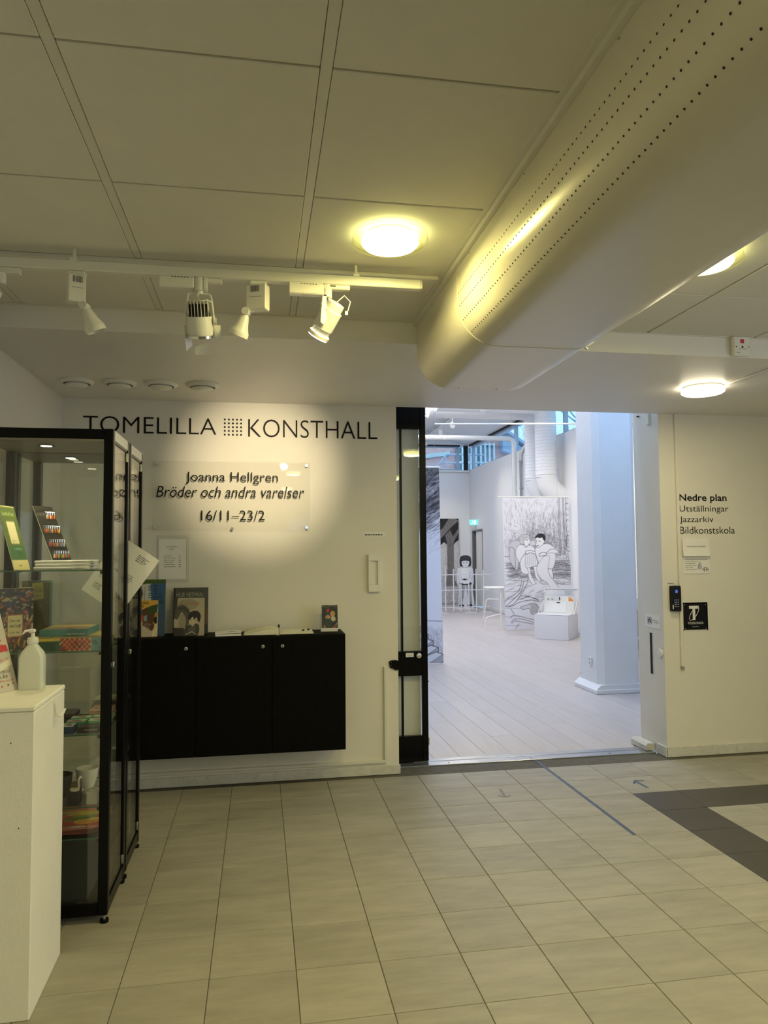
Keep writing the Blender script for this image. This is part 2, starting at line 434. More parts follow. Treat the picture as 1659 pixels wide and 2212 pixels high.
# floor with its tiles
fl = struct('floor', MB().box(XL, 4.6, -4, 4.945, -.06, -.0025, M['grout']))
tl, td = MB().box(0, .2972, 0, .2972, -.012, 0, M['tile'], bev=.0012).mesh('tile'), MB().box(0, .2972, 0, .2972, -.012, 0, M['dtile'], bev=.0012).mesh('tile')
X0, Y0 = .7287, 4.1658
for i in range(-7, 11):
    for j in range(-3, 8):
        x = X0+.3*i+.0014; y = Y0-.3*(j+1)+.0014
        dark = (j == 0 and i >= 5) or (i == 5 and j >= 0)
        if j == -3 or x < XL or y+.3 > YW:                       # cut tiles at the walls and the threshold
            yt = 4.944 if .9 < x+.15 < 2.86 else YW-.012
            if j == -3: continue
            if .9 > x+.15 or x+.15 > 2.86: yt = YW-.012
            xa = max(x, XL+.003)
            h = min(.2972, yt-y)
            if h < .01: continue
            me = MB().box(0, x+.2972-xa, 0, h, -.012, 0, M['dtile'] if dark else M['tile'], bev=.0012).mesh('tile')
            t = link('tile', me, fl); t.location = (xa, y, 0); continue
        t = link('tile', td if dark else tl, fl); t.location = (x, y, 0)
# walls
struct('wall_back', MB().box(XL, .917, YW, 4.99, 0, 2.75, M['wall']).box(XL, .917, 4.99, 5.19, 0, 2.75, M['wall']).box(.917, 1.13, 5.10, 5.19, 0, 2.75, M['gwall']))
struct('wall_right', MB().box(2.862, 5.646, YW, 5.187, 0, 2.75, M['wall']))
struct('wall_left', MB().box(XL-.15, XL, -4, YW, 0, 2.75, M['wall']))
struct('wall_lintel', MB().box(-3.0, 5.646, 5.03, 5.19, 2.75, 3.3, M['gwall']).box(-3, 5.646, 5.03, 5.19, 4.3, 4.7, M['gwall']).box(-3, -.1, 5.03, 5.19, 3.3, 4.3, M['gwall']).box(5.5, 5.646, 5.03, 5.19, 3.3, 4.3, M['gwall']))
b = MB().box(4.6, 4.75, -4, -.3, 0, 2.75, M['wall']).box(4.6, 4.75, 1.9, YW, 0, 2.75, M['wall']).box(4.6, 4.75, -.3, 1.9, 0, .9, M['wall']).box(4.6, 4.75, -.3, 1.9, 2.3, 2.75, M['wall']); struct('wall_side', b)
wf = struct('window_3', MB().box(4.70, 4.74, -.3, 1.9, .9, .95, M['white']).box(4.70, 4.74, -.3, 1.9, 2.25, 2.3, M['white']).box(4.70, 4.74, -.3, -.25, .95, 2.25, M['white']).box(4.70, 4.74, 1.85, 1.9, .95, 2.25, M['white']))
MB().box(4.715, 4.72, -.249, 1.849, .951, 2.249, M['winglass']).obj('pane', wf)
b = MB().box(XL, 4.6, -4.15, -4, 0, 1.2, M['wall']).box(XL, 4.6, -4.15, -4, 2.1, 2.75, M['wall']).box(XL, .5, -4.15, -4, 1.2, 2.1, M['wall']).box(2.7, 4.6, -4.15, -4, 1.2, 2.1, M['wall']); struct('wall_rear', b)
# suspended ceiling
DX0, DX1 = .737, 1.345
cl = struct('ceiling', MB().box(XL, 4.6, -4, YS, ZC+.022, ZC+.07, M['void']))
xs = [-1.04, -.448, .147, .730]; xr = [1.36, 1.93, 2.53, 3.13, 3.73]
ys = [3.34, 2.795, 2.187, 1.583, .98, .38]
def panel(x0, x1, y0, y1):
    MB().box(x0, x1, y0, y1, ZC, ZC+.02, M['panel'], bev=.002).obj('ceiling_panel', cl)
for a in range(len(ys)-1):
    y1, y0 = ys[a]-.004, ys[a+1]+.004
    panel(XL, xs[0]-.015, y0, y1)
    for k in range(3): panel(xs[k]+.015, xs[k+1]-(.015 if k < 2 else .002), y0, y1)
    panel(xr[0], xr[1]-.006, y0, y1)
    for k in range(1, 4): panel(xr[k]+.006, xr[k+1]-.006, y0, y1)
for x in xs[:3]: MB().box(x-.0135, x+.0135, .3, YS-.002, ZC+.001, ZC+.02, M['tbar'], bev=.001).obj('ceiling_runner', cl)
for x in xr[1:4]: MB().box(x-.0035, x+.0035, .3, YS-.002, ZC+.006, ZC+.02, M['tbar']).obj('ceiling_runner', cl)
for y in ys[1:]:
    MB().box(XL, xs[3], y-.003, y+.003, ZC+.008, ZC+.02, M['tbar']).obj('cross_tee', cl)
    MB().box(xr[0], 3.73, y-.003, y+.003, ZC+.008, ZC+.02, M['tbar']).obj('cross_tee', cl)
struct('ceiling_rear', MB().box(XL, 4.6, -4, .37, ZC, ZC+.02, M['panel']))
b = MB().box(3.73, 4.6, .38, YS, ZC, ZC+.02, M['panel']); struct('ceiling_side', b)
struct('ceiling_soffit', MB().box(XL, 4.6, YS, YW, ZS, 2.75, M['soffit']))
struct('trim_1', MB().box(.722, .7365, .3, YS-.001, ZC-.022, ZC+.001, M['tbar']).box(.705, .722, .3, YS-.001, ZC-.003, ZC+.001, M['tbar']))
struct('trim_2', MB().box(XL, 4.6, YS-.012, YS-.0005, ZC-.004, ZC-.0005, M['tbar']))
# skirtings
struct('baseboard_back', MB().box(XL, .925, YW-.013, YW-.0005, 0, .062, M['worn'], bev=.003))
struct('trim_3', MB().box(XL, .83, YW-.018, YW-.0005, .078, .098, M['track'], bev=.002))
struct('baseboard_right', MB().box(2.850, 4.6, YW-.014, YW-.0005, 0, .075, M['worn'], bev=.004).box(2.848, 2.8615, YW-.014, 4.95, 0, .075, M['worn'], bev=.004))
struct('trim_4', MB().box(.816, .836, YW-.018, YW-.0005, .099, .71, M['track'], bev=.003))
b = MB().box(2.985, 3.008, YW-.016, YW-.0005, .635, ZS-.001, M['wall'], bev=.003).box(2.984, 3.009, YW-.017, YW-.0005, .615, .634, M['grey'], bev=.002); struct('trim_5', b)
# threshold
th = struct('trim_6', MB().box(.93, 2.845, 4.947, 5.03, -.02, .006, M['alu'], bev=.002).box(.93, 2.845, 5.032, 5.095, -.02, .009, M['alu'], bev=.002))
for x in (1.3, 1.9, 2.5): MB().cyl((x, 4.985, .006), (x, 4.985, .0072), .005, M['dark'], 12).obj('screw', th)

# ------------------------------------------------------------ gallery shell
GX0, GX1, GY1, GZ = -3.0, 5.646, 19.1, 4.55
gf = struct('floor', MB().box(GX0, GX1, 5.096, GY1, -.06, -.003, M['plankgap']))
pk = {}
def plank(x, y0, y1):
    l = round(y1-y0, 3)
    if l not in pk: pk[l] = MB().box(0, .1938, 0, l-.002, -.02, 0, M['plank'], bev=.0012).mesh('plank')
    t = link('plank', pk[l], gf); t.location = (x, y0, 0)
for k in range(27):
    x = .25+.1955*k; y = 5.10; st = (k*.83) % 2.2
    cuts = [5.10]; c = 5.10+.5+st
    while c < 13: cuts.append(c); c += 2.2
    cuts.append(13.); 
    for a in range(len(cuts)-1): plank(x, cuts[a], cuts[a+1])
b = MB()
for k in range(44):
    x = -3+.1955*k
    if x+.193 > 5.64: break
    b.box(x, x+.193, 13.003, 19.09, -.02, 0, M['plank'])
b.obj('plank_field', gf, kind='stuff')
# right gallery wall with window band, far wall with window band
WZ0, WZ1 = 3.69, 4.36
struct('wall_gallery_right', MB().box(GX1, GX1+.3, 5.0, 17.93, 0, WZ0, M['gwall']).box(GX1, GX1+.3, 18.87, GY1+.3, 0, WZ0, M['gwall']).box(GX1, GX1+.3, 17.93, 18.87, 2.05, WZ0, M['gwall']).box(GX1, GX1+.3, 5, GY1+.3, WZ1, 4.9, M['gwall']))
struct('wall_gallery_far', MB().box(GX0, GX1, GY1, GY1+.3, 0, WZ0, M['gwall']).box(GX0, GX1, GY1, GY1+.3, WZ1, 4.9, M['gwall']))
struct('wall_gallery_left', MB().box(GX0-.2, GX0, 5.03, GY1+.3, 0, 4.9, M['gwall']))
b = MB().box(GX0, GX1, 5.03, 19.4, GZ+.09, GZ+.2, M['gwall']); gc = struct('ceiling_gallery', b)
for k in range(46):                                     # ceiling boards across the hall
    y = 5.2+.3*k
    MB().box(GX0, 4.30, y, y+.292, GZ+.06, GZ+.09, M['gwall'], bev=.004).obj('ceiling_board', gc)
struct('ceiling_gallery_edge', MB().prism([(4.30, GZ+.04), (5.0, GZ), (5.64, WZ1+.03), (5.64, GZ+.09), (4.30, GZ+.09)], (0, 5.2, 0), (1, 0, 0), (0, 0, 1), (0, 1, 0), 13.88, M['gwall']))
struct('baseboard_gallery', MB().box(GX1-.016, GX1-.0005, 5.2, 17.9, 0, .09, M['white'], bev=.003).box(GX0, GX1-.02, GY1-.016, GY1-.0005, 0, .09, M['white']))
# windows
def band(name, axis, a0, a1, pos, divs):
    t = MB(); fr = M['steelblue']
    def bx(u0, u1, z0, z1, d0, d1, m):
        if axis == 'y': t.box(pos+d0, pos+d1, u0, u1, z0, z1, m, bev=.004)
        else: t.box(u0, u1, pos+d0, pos+d1, z0, z1, m, bev=.004)
    bx(a0, a1, WZ0, WZ0+.035, .06, .13, fr); bx(a0, a1, WZ1-.05, WZ1, .06, .13, fr)
    o = struct(name, t)
    for d in divs:
        t = MB(); bx(d-.035, d+.035, WZ0+.036, WZ1-.051, .05, .13, fr); t.obj('mullion', o)
    t = MB(); bx(a0, a1, WZ1-.02, WZ1+.02, -.01, .03, M['dark']); t.obj('head_trim', o)
    ed = sorted([a0]+list(divs)+[a1])
    for k in range(len(ed)-1):
        t = MB(); bx(ed[k]+.036, ed[k+1]-.036, WZ0+.036, WZ1-.051, .09, .096, M['winglass']); t.obj('pane', o)
band('window_1', 'y', 5.3, 19.05, GX1, [7.0, 8.9, 10.8, 12.9, 15.6, 18.95])
band('window_2', 'x', -2.9, 5.40, GY1, [-.5, 1.6, 3.6, 5.36])
struct('trim_7', MB().box(5.50, 5.62, GY1-.03, GY1+.02, WZ0, WZ1, M['dark'], bev=.004))
struct('trim_8', MB().box(3.0, GX1-.02, GY1-.08, GY1-.001, WZ0-.06, WZ0-.02, M['white'], bev=.004))
# frames added round the unseen overhead fill lights, and of the high window strip above the passage
for nm, (x0, x1, y0, y1) in (('fill_frame_1', (.35, 3.65, 6.45, 11.55)), ('fill_frame_2', (.75, 4.05, 11.95, 16.05))):
    struct(nm, MB().box(x0, x1, y0, y0+.05, GZ+.005, GZ+.059, M['white']).box(x0, x1, y1-.05, y1, GZ+.005, GZ+.059, M['white']).box(x0, x0+.05, y0+.05, y1-.05, GZ+.005, GZ+.059, M['white']).box(x1-.05, x1, y0+.05, y1-.05, GZ+.005, GZ+.059, M['white']))
b = MB().box(-.1, 5.5, 5.05, 5.12, 3.3, 3.34, M['steelblue']).box(-.1, 5.5, 5.05, 5.12, 4.26, 4.3, M['steelblue'])
for x in (-.1, 1.3, 2.7, 4.1, 5.46): b.box(x, x+.04, 5.05, 5.12, 3.341, 4.259, M['steelblue'])
struct('window_6', b)
# doorway in the right gallery wall with hanging strips
dd = struct('door_1', MB().box(GX1+.16, GX1+.2, 17.93, 18.87, 0, 2.05, M['dark']).box(GX1-.012, GX1+.16, 17.93, 17.97, 0, 2.05, M['grey'], bev=.003).box(GX1-.012, GX1+.16, 18.83, 18.87, 0, 2.05, M['grey'], bev=.003).box(GX1-.012, GX1+.16, 17.97, 18.83, 2.01, 2.05, M['grey'], bev=.003))
for k in range(9): MB().box(GX1+.02+.01*(k % 2), GX1+.035+.01*(k % 2), 17.985+k*.068, 18.035+k*.068, .03, 2.0, M['paper']).obj('curtain_strip', dd)

# ------------------------------------------------------------ pillar
p = struct('pillar', MB().prism([(3.452, 7.13), (3.512, 7.07), (3.865, 7.07), (3.925, 7.13), (3.925, 7.5), (3.452, 7.5)], (0, 0, .0), (1, 0, 0), (0, 1, 0), (0, 0, 1), GZ+.06, M['pillar']))
MB().box(3.393, 3.985, 7.017, 7.56, .0, .045, M['pillar'], bev=.006).obj('plinth', p)
MB().prism([(3.40, 0), (3.452, .045), (3.925, .045), (3.977, 0)], (0, 7.03, .045), (1, 0, 0), (0, 0, 1), (0, 1, 0), .52, M['pillar']).obj('moulding', p)
s = MB().box(3.434, 3.4515, 7.22, 7.28, .27, .35, M['white'], bev=.003); so = thing('wall_socket', 'small white double socket low on the left face of the pillar', 'socket', (3.45, 7.25, .31))
s.obj('socket_housing', so); MB().cyl((3.4338, 7.25, .33), (3.4325, 7.25, .33), .011, M['grey'], 12).cyl((3.4338, 7.25, .29), (3.4325, 7.25, .29), .011, M['grey'], 12).obj('socket_hole', so)

# ============================================================ AIR DUCT
def duct_profile(off=0.):
    r = [(DX0-off, ZC)]
    cx, cz, rx, rz = .895, 2.42, .895-DX0+off, 2.42-2.257+off
    for k in range(15):
        t = PI-k*PI/28; r.append((cx+rx*math.cos(t), cz-rz*math.sin(t)))
    cx = 1.19; rx = DX1-1.19+off
    for k in range(15):
        t = -PI/2+k*PI/28; r.append((cx+rx*math.cos(t), cz+rz*math.sin(t)))
    r.append((DX1+off, ZC)); return r
d = thing('air_duct', 'long cream rounded ventilation duct with rows of small holes under the ceiling', 'air duct', (1.04, 3.3, ZC))
def ductpart(name, y0, y1, off=0., cap=True, m='duct'):
    pr = duct_profile(off); n = len(pr); mb = MB()
    vs = [(x, y0, z) for x, z in pr]+[(x, y1, z) for x, z in pr]
    fs = [(k, k+1, n+k+1, n+k) for k in range(n-1)]
    if cap: fs += [tuple(range(n))[::-1], tuple(range(n, 2*n))]
    mb.add(vs, fs, M[m]); return mb.obj(name, d, smooth=True)
ductpart('duct_section', -1.2, 2.618, 0)
ductpart('end_section', 2.622, YS-.002, .0)
ductpart('seam', 2.612, 2.628, .0022)
b = MB()
pr = duct_profile()
def onprof(z):
    cx, cz, rx, rz = .895, 2.42, .895-DX0, 2.42-2.257
    if z > cz: return DX0, (-1, 0)
    s_ = (cz-z)/rz; c_ = -math.sqrt(1-s_*s_); x = cx+rx*c_
    n_ = Vector((c_/rx, -s_/rz)).normalized(); return x, (n_.x, n_.y)
for z in (2.449, 2.398, 2.347, 2.303):
    x, (nx, nz) = onprof(z)
    for k in range(78):
        y = 2.595-k*.0235-(.006 if z in (2.398, 2.303) else 0)
        b.cyl((x, y, z), (x+nx*.0008, y, z+nz*.0008), .0026, M['dark'], 8)
b.obj('vent_holes', d, kind='stuff')
b = MB().box(DX0-.001, DX0+.001, -1.2, YS-.002, ZC-.018, ZC, M['duct'])
for k in range(5): b.cyl((DX0-.002, 3.0-.55*k, ZC-.03), (DX0, 3.0-.55*k, ZC-.03), .003, M['grey'], 8)
b.obj('fixing_strip', d)
b = MB()
for x in (.935, 1.125): b.cyl((x, YS-.02, 2.2565), (x, YS-.02, 2.2545), .004, M['grey'], 10)
b.cyl((1.30, 2.72, 2.30), (1.31, 2.72, 2.292), .004, M['grey'], 10)
b.obj('rivets', d, kind='stuff')

# ============================================================ CEILING LAMPS
def ring_lamp(label, x, y, power, vis=True):
    t = thing('ceiling_lamp', label, 'ceiling lamp', (x, y, ZC), 'round ceiling lamps with clear rings')
    MB().lathe([(.080, 0), (.080, -.012), (.07, -.014), (.02, -.014)], (x, y, ZC), (0, 0, 1), M['white'], 40).obj('base_plate', t, smooth=True)
    MB().lathe([(.090, -.0145), (.097, -.022), (.099, -.034), (.090, -.044), (.06, -.050), (.0, -.052)], (x, y, ZC), (0, 0, 1), M['lampA'], 48).obj('diffuser', t, smooth=True)
    MB().lathe([(.101, -.026), (.133, -.026), (.133, -.031), (.101, -.031)], (x, y, ZC), (0, 0, 1), M['frost'], 56, closed=True).obj('clear_ring', t, smooth=True)
    MB().lathe([(.128, -.014), (.130, -.012), (.130, -.018), (.128, -.018)], (x, y, ZC), (0, 0, 1), M['frost'], 56, closed=True).obj('upper_ring', t, smooth=True)
    light('AREA', 'lamp_light', (x, y, ZC-.0535), 11.5, (1, .85, .31), shape='DISK', size=.17)
    return t
ring_lamp('round glowing ceiling lamp with clear ring left of the duct', .441, 2.405, 5.5)
ring_lamp('round glowing ceiling lamp half hidden behind the duct on the right', 1.635, 2.405, 5.5)
for lab, x, y in (('round ceiling lamp behind the camera, left', .441, -.2), ('round ceiling lamp behind the camera, right', 1.9, -.2), ('round ceiling lamp at the rear, left', .441, -2.6), ('round ceiling lamp at the rear, right', 2.9, -2.2), ('round ceiling lamp at the far right of the room', 3.2, .9)):
    ring_lamp(lab, x, y, 0)
t = thing('soffit_lamp', 'small round white glowing lamp under the low soffit at right', 'ceiling lamp', (2.665, 3.985, ZS))
MB().lathe([(.112, 0), (.118, -.006), (.119, -.012)], (2.665, 3.985, ZS), (0, 0, 1), M['white'], 40).obj('base_plate', t, smooth=True)
MB().lathe([(.119, -.0125), (.124, -.018), (.124, -.034), (.112, -.042), (0, -.043)], (2.665, 3.985, ZS), (0, 0, 1), M['lampB'], 48).obj('diffuser', t, smooth=True)
light('AREA', 'lamp_light', (2.665, 3.985, ZS-.0445), 6.0, (1, .85, .42), shape='DISK', size=.22)
MB().box(2.750, 2.772, YS, 3.92, ZS-.011, ZS-.0005, M['soffit'], bev=.002).obj('cable_cover', None, label='thin white cable cover strip on the soffit running to the small round lamp', category='cable cover')

# four round air valves under the soffit
for k, (x, nm) in enumerate(((-1.035, 'leftmost round white air valve under the soffit'), (-.801, 'second round white air valve from the left wall under the soffit'), (-.570, 'third round white air valve from the left wall under the soffit'), (-.335, 'rightmost round white air valve of the four under the soffit'))):
    t = thing('air_valve', nm, 'air valve', (x, 4.335, ZS), 'round air valves under the soffit')
    MB().lathe([(.095, 0), (.096, -.006), (.090, -.014), (.074, -.020), (.072, -.012), (.072, 0)], (x, 4.335, ZS), (0, 0, 1), M['white'], 40).obj('valve_ring', t, smooth=True)
    MB().lathe([(.02, 0), (.02, -.016), (.060, -.018), (.063, -.025), (.050, -.034), (0, -.036)], (x, 4.335, ZS), (0, 0, 1), M['white'], 40).obj('valve_disc', t, smooth=True)

# fire alarm box on the soffit face
t = thing('alarm_box', 'small square white alarm box with red mark on the soffit front', 'alarm box', (2.447, YS, 2.535))
MB().box(2.397, 2.497, YS-.028, YS-.0005, 2.470, 2.572, M['white'], bev=.006).obj('housing', t)
b = MB().box(2.435, 2.457, YS-.0290, YS-.0281, 2.535, 2.556, M['red']); b.cyl((2.447, YS-.028, 2.515), (2.447, YS-.030, 2.515), .005, M['dark'], 12)
for x in (2.412, 2.482): b.cyl((x, YS-.028, 2.516), (x, YS-.0295, 2.516), .003, M['dark'], 8)
text(b, 'BRAND', (2.413, YS-.0282, 2.482), .02, .006); lines(b, (2.425, YS-.0282, 2.503), .05, 1, .01, .002)
b.obj('markings', t)

# ============================================================ LIGHTING TRACK AND SPOTS
TY = 2.70
t = thing('lighting_track', 'long white spotlight track hung just below the tiled ceiling', 'lighting track', (-.2, TY, 2.5))
MB().box(-1.6, .613, TY-.018, TY+.018, 2.4895, 2.5255, M['track'], bev=.003).obj('rail', t)
MB().box(-1.6, .600, TY-.006, TY+.006, 2.4905, 2.493, M['dark']).obj('slot', t)
MB().box(.6135, .617, TY-.018, TY+.018, 2.4905, 2.5225, M['track'], bev=.001).obj('end_cap', t)
for x in (-.66, .36, -1.4):
    MB().box(x-.012, x+.012, TY-.020, TY+.020, 2.5222, 2.535, M['track'], bev=.002).cyl((x, TY, 2.535), (x, TY, ZC+.001), .006, M['track'], 12).obj('hanger', t)
struct('trim_9', MB().box(XL, .70, TY+.05, TY+.085, ZC-.016, ZC-.0005, M['tbar'], bev=.002))

def spot_head(label, gear, headfn, nm='spotlight'):
    t = thing(nm, label, 'spotlight', gear, 'spotlights on the lighting track')
    return t
def adapter(t, x0, x1, z0=2.4465):
    MB().box(x0, x1, TY-.019, TY+.019, z0, 2.4895, M['track'], bev=.004).obj('gear_box', t)
    MB().box(x1, x1+.10, TY-.014, TY+.014, 2.472, 2.4895, M['track'], bev=.003).obj('track_plug', t)
    b = MB()
    for k in range(6): b.box(x0+.045+.011*k, x0+.051+.011*k, TY-.0196, TY-.0188, 2.483, 2.4855, M['dark'])
    b.box(x1+.02, x1+.045, TY-.0148, TY-.0138, 2.481, 2.485, M['dark']); b.obj('vent_slits', t, kind='stuff')
# S3: barn door spot
t = thing('barn_door_spotlight', 'white track spotlight with barn door flaps and dark cooling fins', 'spotlight', (-.22, TY, 2.49), 'spotlights on the lighting track')
adapter(t, -.365, -.24)
MB().cyl((-.222, TY, 2.489), (-.222, TY, 2.440), .020, M['track'], 20).cyl((-.222, TY, 2.440), (-.222, TY, 2.428), .014, M['track'], 20).box(-.207, -.193, TY-.018, TY+.018, 2.442, 2.489, M['track'], bev=.002).obj('neck', t, smooth=True)
MB().tube([(-.272, TY, 2.325), (-.266, TY, 2.40), (-.262, TY, 2.430), (-.255, TY, 2.432), (-.225, TY, 2.434), (-.187, TY, 2.430), (-.181, TY, 2.426), (-.176, TY, 2.40), (-.168, TY, 2.325)], .0035, M['track']).obj('bracket', t)
hc = Vector((-.221, TY, 2.325)); ax = Vector((.05, .40, -1)).normalized()
MB().lathe([(.042, -.020), (.046, -.022), (.048, .0), (.048, .03), (.046, .045), (.044, .045), (.043, .0)], hc, ax, M['track'], 36, closed=True).obj('head', t, smooth=True)
MB().lathe([(.046, .045), (.050, .047), (.050, .056), (.045, .057)], hc, ax, M['chrome'], 36, closed=True).obj('front_ring', t, smooth=True)
b = MB()
a1 = Vector((1, 0, 0)); a1 = (a1-ax*a1.dot(ax)).normalized(); a2 = ax.cross(a1)
for k in range(-3, 4):
    x = k*.0115; hw = math.sqrt(max(.041**2-x*x, .0002))
    c = hc+a1*x-ax*.045
    b.add([c+a1*s1*.002+a2*s2*hw+ax*s3 for s1 in (-.6, .6) for s2 in (-1, 1) for s3 in (-.032, .025)], [(0, 1, 3, 2), (4, 6, 7, 5), (0, 4, 5, 1), (2, 3, 7, 6), (0, 2, 6, 4), (1, 5, 7, 3)], M['track'])
b.lathe([(0, -.066), (.032, -.064), (.040, -.022), (.041, -.005), (0, -.004)], hc, ax, M['dark'], 24); b.obj('cooling_fins', t)
MB().tube([hc+Vector((.0, 0, .11)), hc+Vector((-.006, -.03, .09)), hc+Vector((.004, -.05, .06)), hc+Vector((.03, -.03, .075)), hc+Vector((.046, -.0, .075))], .0025, M['track'], 6).obj('cable', t)
def quad(t, name, pts, m='track', th=.0012):
    P = [Vector(p) for p in pts]; n = (P[1]-P[0]).cross(P[3]-P[0]).normalized()*th
    MB().add(P+[p+n for p in P], [(0, 1, 2, 3), (7, 6, 5, 4), (0, 4, 5, 1), (1, 5, 6, 2), (2, 6, 7, 3), (3, 7, 4, 0)], M[m]).obj(name, t)
quad(t, 'barn_door', [(-.276, TY, 2.312), (-.254, TY+.015, 2.316), (-.250, TY+.04, 2.248), (-.270, TY+.03, 2.224)])
quad(t, 'barn_door', [(-.172, TY+.01, 2.318), (-.147, TY+.02, 2.324), (-.142, TY+.04, 2.270), (-.166, TY+.03, 2.282)])
quad(t, 'barn_door', [(-.243, TY+.05, 2.256), (-.185, TY+.05, 2.262), (-.190, TY+.07, 2.226), (-.240, TY+.07, 2.222)])
MB().cyl((-.170, TY-.008, 2.328), (-.160, TY-.008, 2.328), .014, M['track'], 20).obj('knob', t)
# S5: cylinder spot, lit, aimed at the lettering
t = thing('cylinder_spotlight', 'white cylindrical track spotlight with lit lens nearest the track end', 'spotlight', (.25, TY, 2.49), 'spotlights on the lighting track')
adapter(t, .104, .236)
MB().cyl((.252, TY, 2.489), (.252, TY, 2.437), .0165, M['track'], 20).cyl((.250, TY, 2.437), (.250, TY, 2.428), .012, M['track'], 20).obj('neck', t, smooth=True)
for yy in (TY-.052, TY+.045):
    MB().prism([(.229, 2.437), (.243, 2.437), (.243, 2.345), (.240, 2.33), (.231, 2.322), (.221, 2.33), (.221, 2.345)], (0, yy, 0), (1, 0, 0), (0, 0, 1), (0, 1, 0), .007, M['track']).obj('arm', t)
MB().box(.229, .258, TY-.052, TY+.052, 2.428, 2.437, M['track'], bev=.002).obj('yoke', t)
hc = Vector((.243, TY, 2.345)); ax = Vector((-.30, .62, -.56)).normalized(); ax = Vector((-.42, .42, -.72)).normalized()
MB().lathe([(.026, -.085), (.034, -.083), (.034, -.055), (.040, -.053), (.040, .022), (.037, .024)], hc, ax, M['track'], 36).obj('head', t, smooth=True)
b = MB().lathe([(.031, .024), (.031, .045)], hc, ax, M['track'], 30)
a1 = ax.orthogonal().normalized(); a2 = ax.cross(a1)
for k in range(20):
    q = a1*math.cos(k*PI/10)+a2*math.sin(k*PI/10); p0 = hc+ax*.024+q*.034; b.cyl(p0, p0+ax*.020, .0022, M['track'], 6)
b.obj('cooling_ribs', t)
MB().lathe([(.040, .045), (.043, .047), (.043, .058), (.039, .060), (.036, .056)], hc, ax, M['track'], 36, closed=True).obj('front_ring', t, smooth=True)
MB().lathe([(.0385, .0602), (.0385, .0625), (0, .063)], hc, ax, M['lampC'], 32).obj('lens', t)
MB().tube([hc-ax*.086, hc-ax*.105+Vector((.02, 0, .01)), hc-ax*.10+Vector((.045, 0, -.008)), hc-ax*.075+Vector((.048, 0, -.02))], .0022, M['track'], 6).box(.318, .328, TY-.005, TY+.005, 2.378, 2.392, M['track']).obj('cable', t)
sp = light('SPOT', 'spot_beam', hc+Vector((-.02, .05, -.06)), 205, (1, .82, .52), spot_size=math.radians(35), spot_blend=1.0, shadow_soft_size=.03)
aim(sp, (.0, 4.83, 2.02))
# S4: tall gear box with cone head
def cone_spot(label, gx0, gx1, zt, zb, hx, hz, dirx, knob=True):
    t = thing('cone_spotlight', label, 'spotlight', ((gx0+gx1)/2, TY, 2.49), 'spotlights on the lighting track')
    cx = (gx0+gx1)/2
    a = math.radians(24)*(-1 if dirx < 0 else 1)
    R = Matrix.Translation((cx, TY, 0)) @ Matrix.Rotation(a, 4, 'Z')
    w2 = (gx1-gx0)/2
    MB().box(-w2, w2, -.020, .020, zb, 2.474, M['track'], X=R, bev=.003).obj('gear_box', t)
    b = MB()
    for k in range(7): b.box(-w2*.5+k*.005, -w2*.5+k*.005+.002, -.0208, -.0199, 2.445, 2.468, M['dark'], X=R)
    b.box(-w2*.6, w2*.6, -.0206, -.0200, 2.425, 2.427, M['grey'], X=R); b.obj('vent_slits', t, kind='stuff')
    MB().box(cx-.030, cx+.033, TY-.015, TY+.015, 2.4735, 2.4895, M['track'], bev=.003).obj('track_plug', t)
    k0 = Vector((hx, TY, hz)); MB().cyl((cx-.01*(1 if dirx < 0 else -1), TY, zb+.002), k0, .007, M['track'], 14).obj('stem', t)
    b = MB()
    b.cyl(k0+Vector((-.004, -.016, 0)), k0+Vector((.004, .016, 0)), .014, M['track'], 16)
    b.obj('knob', t, smooth=True)
    ax = Vector((dirx, .25, -.95)).normalized(); o = k0+ax*.008
    MB().lathe([(.010, 0), (.017, .01), (.026, .045), (.035, .066), (.037, .070), (.037, .086), (.032, .087), (.030, .072)], o, ax, M['track'], 32).obj('head', t, smooth=True)
    b = MB().lathe([(.031, .080), (0, .080)], o, ax, M['grey'], 24)
    a1 = ax.orthogonal().normalized(); a2 = ax.cross(a1)
    for k in range(-3, 4):
        x = k*.0075; hw = math.sqrt(.031**2-x*x); b.cyl(o+ax*.0845+a1*x-a2*hw, o+ax*.0725+a1*x+a2*hw, .0012, M['track'], 6)
    b.obj('grille', t)
    MB().tube([k0+a2*.012, k0+ax*.03+a2*.026, o+ax*.055+a2*.031], .0022, M['track'], 6).obj('bracket', t)
cone_spot('white cone-headed track spotlight between the barn door one and the cylindrical one', -.049, .030, 2.48, 2.378, -.052, 2.372, -.35)
cone_spot('white cone-headed track spotlight on the left part of the track', -.682, -.622, 2.48, 2.375, -.622, 2.365, .42)
t = thing('track_spotlight', 'white track spotlight cut by the left edge, only its adapter and neck in view', 'spotlight', (-.89, TY, 2.49), 'spotlights on the lighting track')
MB().box(-1.02, -.905, TY-.019, TY+.019, 2.447, 2.4895, M['track'], bev=.004).obj('gear_box', t)
MB().box(-.905, -.838, TY-.014, TY+.014, 2.468, 2.4895, M['track'], bev=.003).obj('track_plug', t)
MB().cyl((-.905, TY, 2.468), (-.905, TY, 2.43), .019, M['track'], 20).obj('neck', t, smooth=True)
MB().lathe([(.03, -.05), (.036, -.045), (.036, .03), (.033, .032)], (-.95, TY, 2.37), (-.5, .4, -.8), M['track'], 30).obj('head', t, smooth=True)

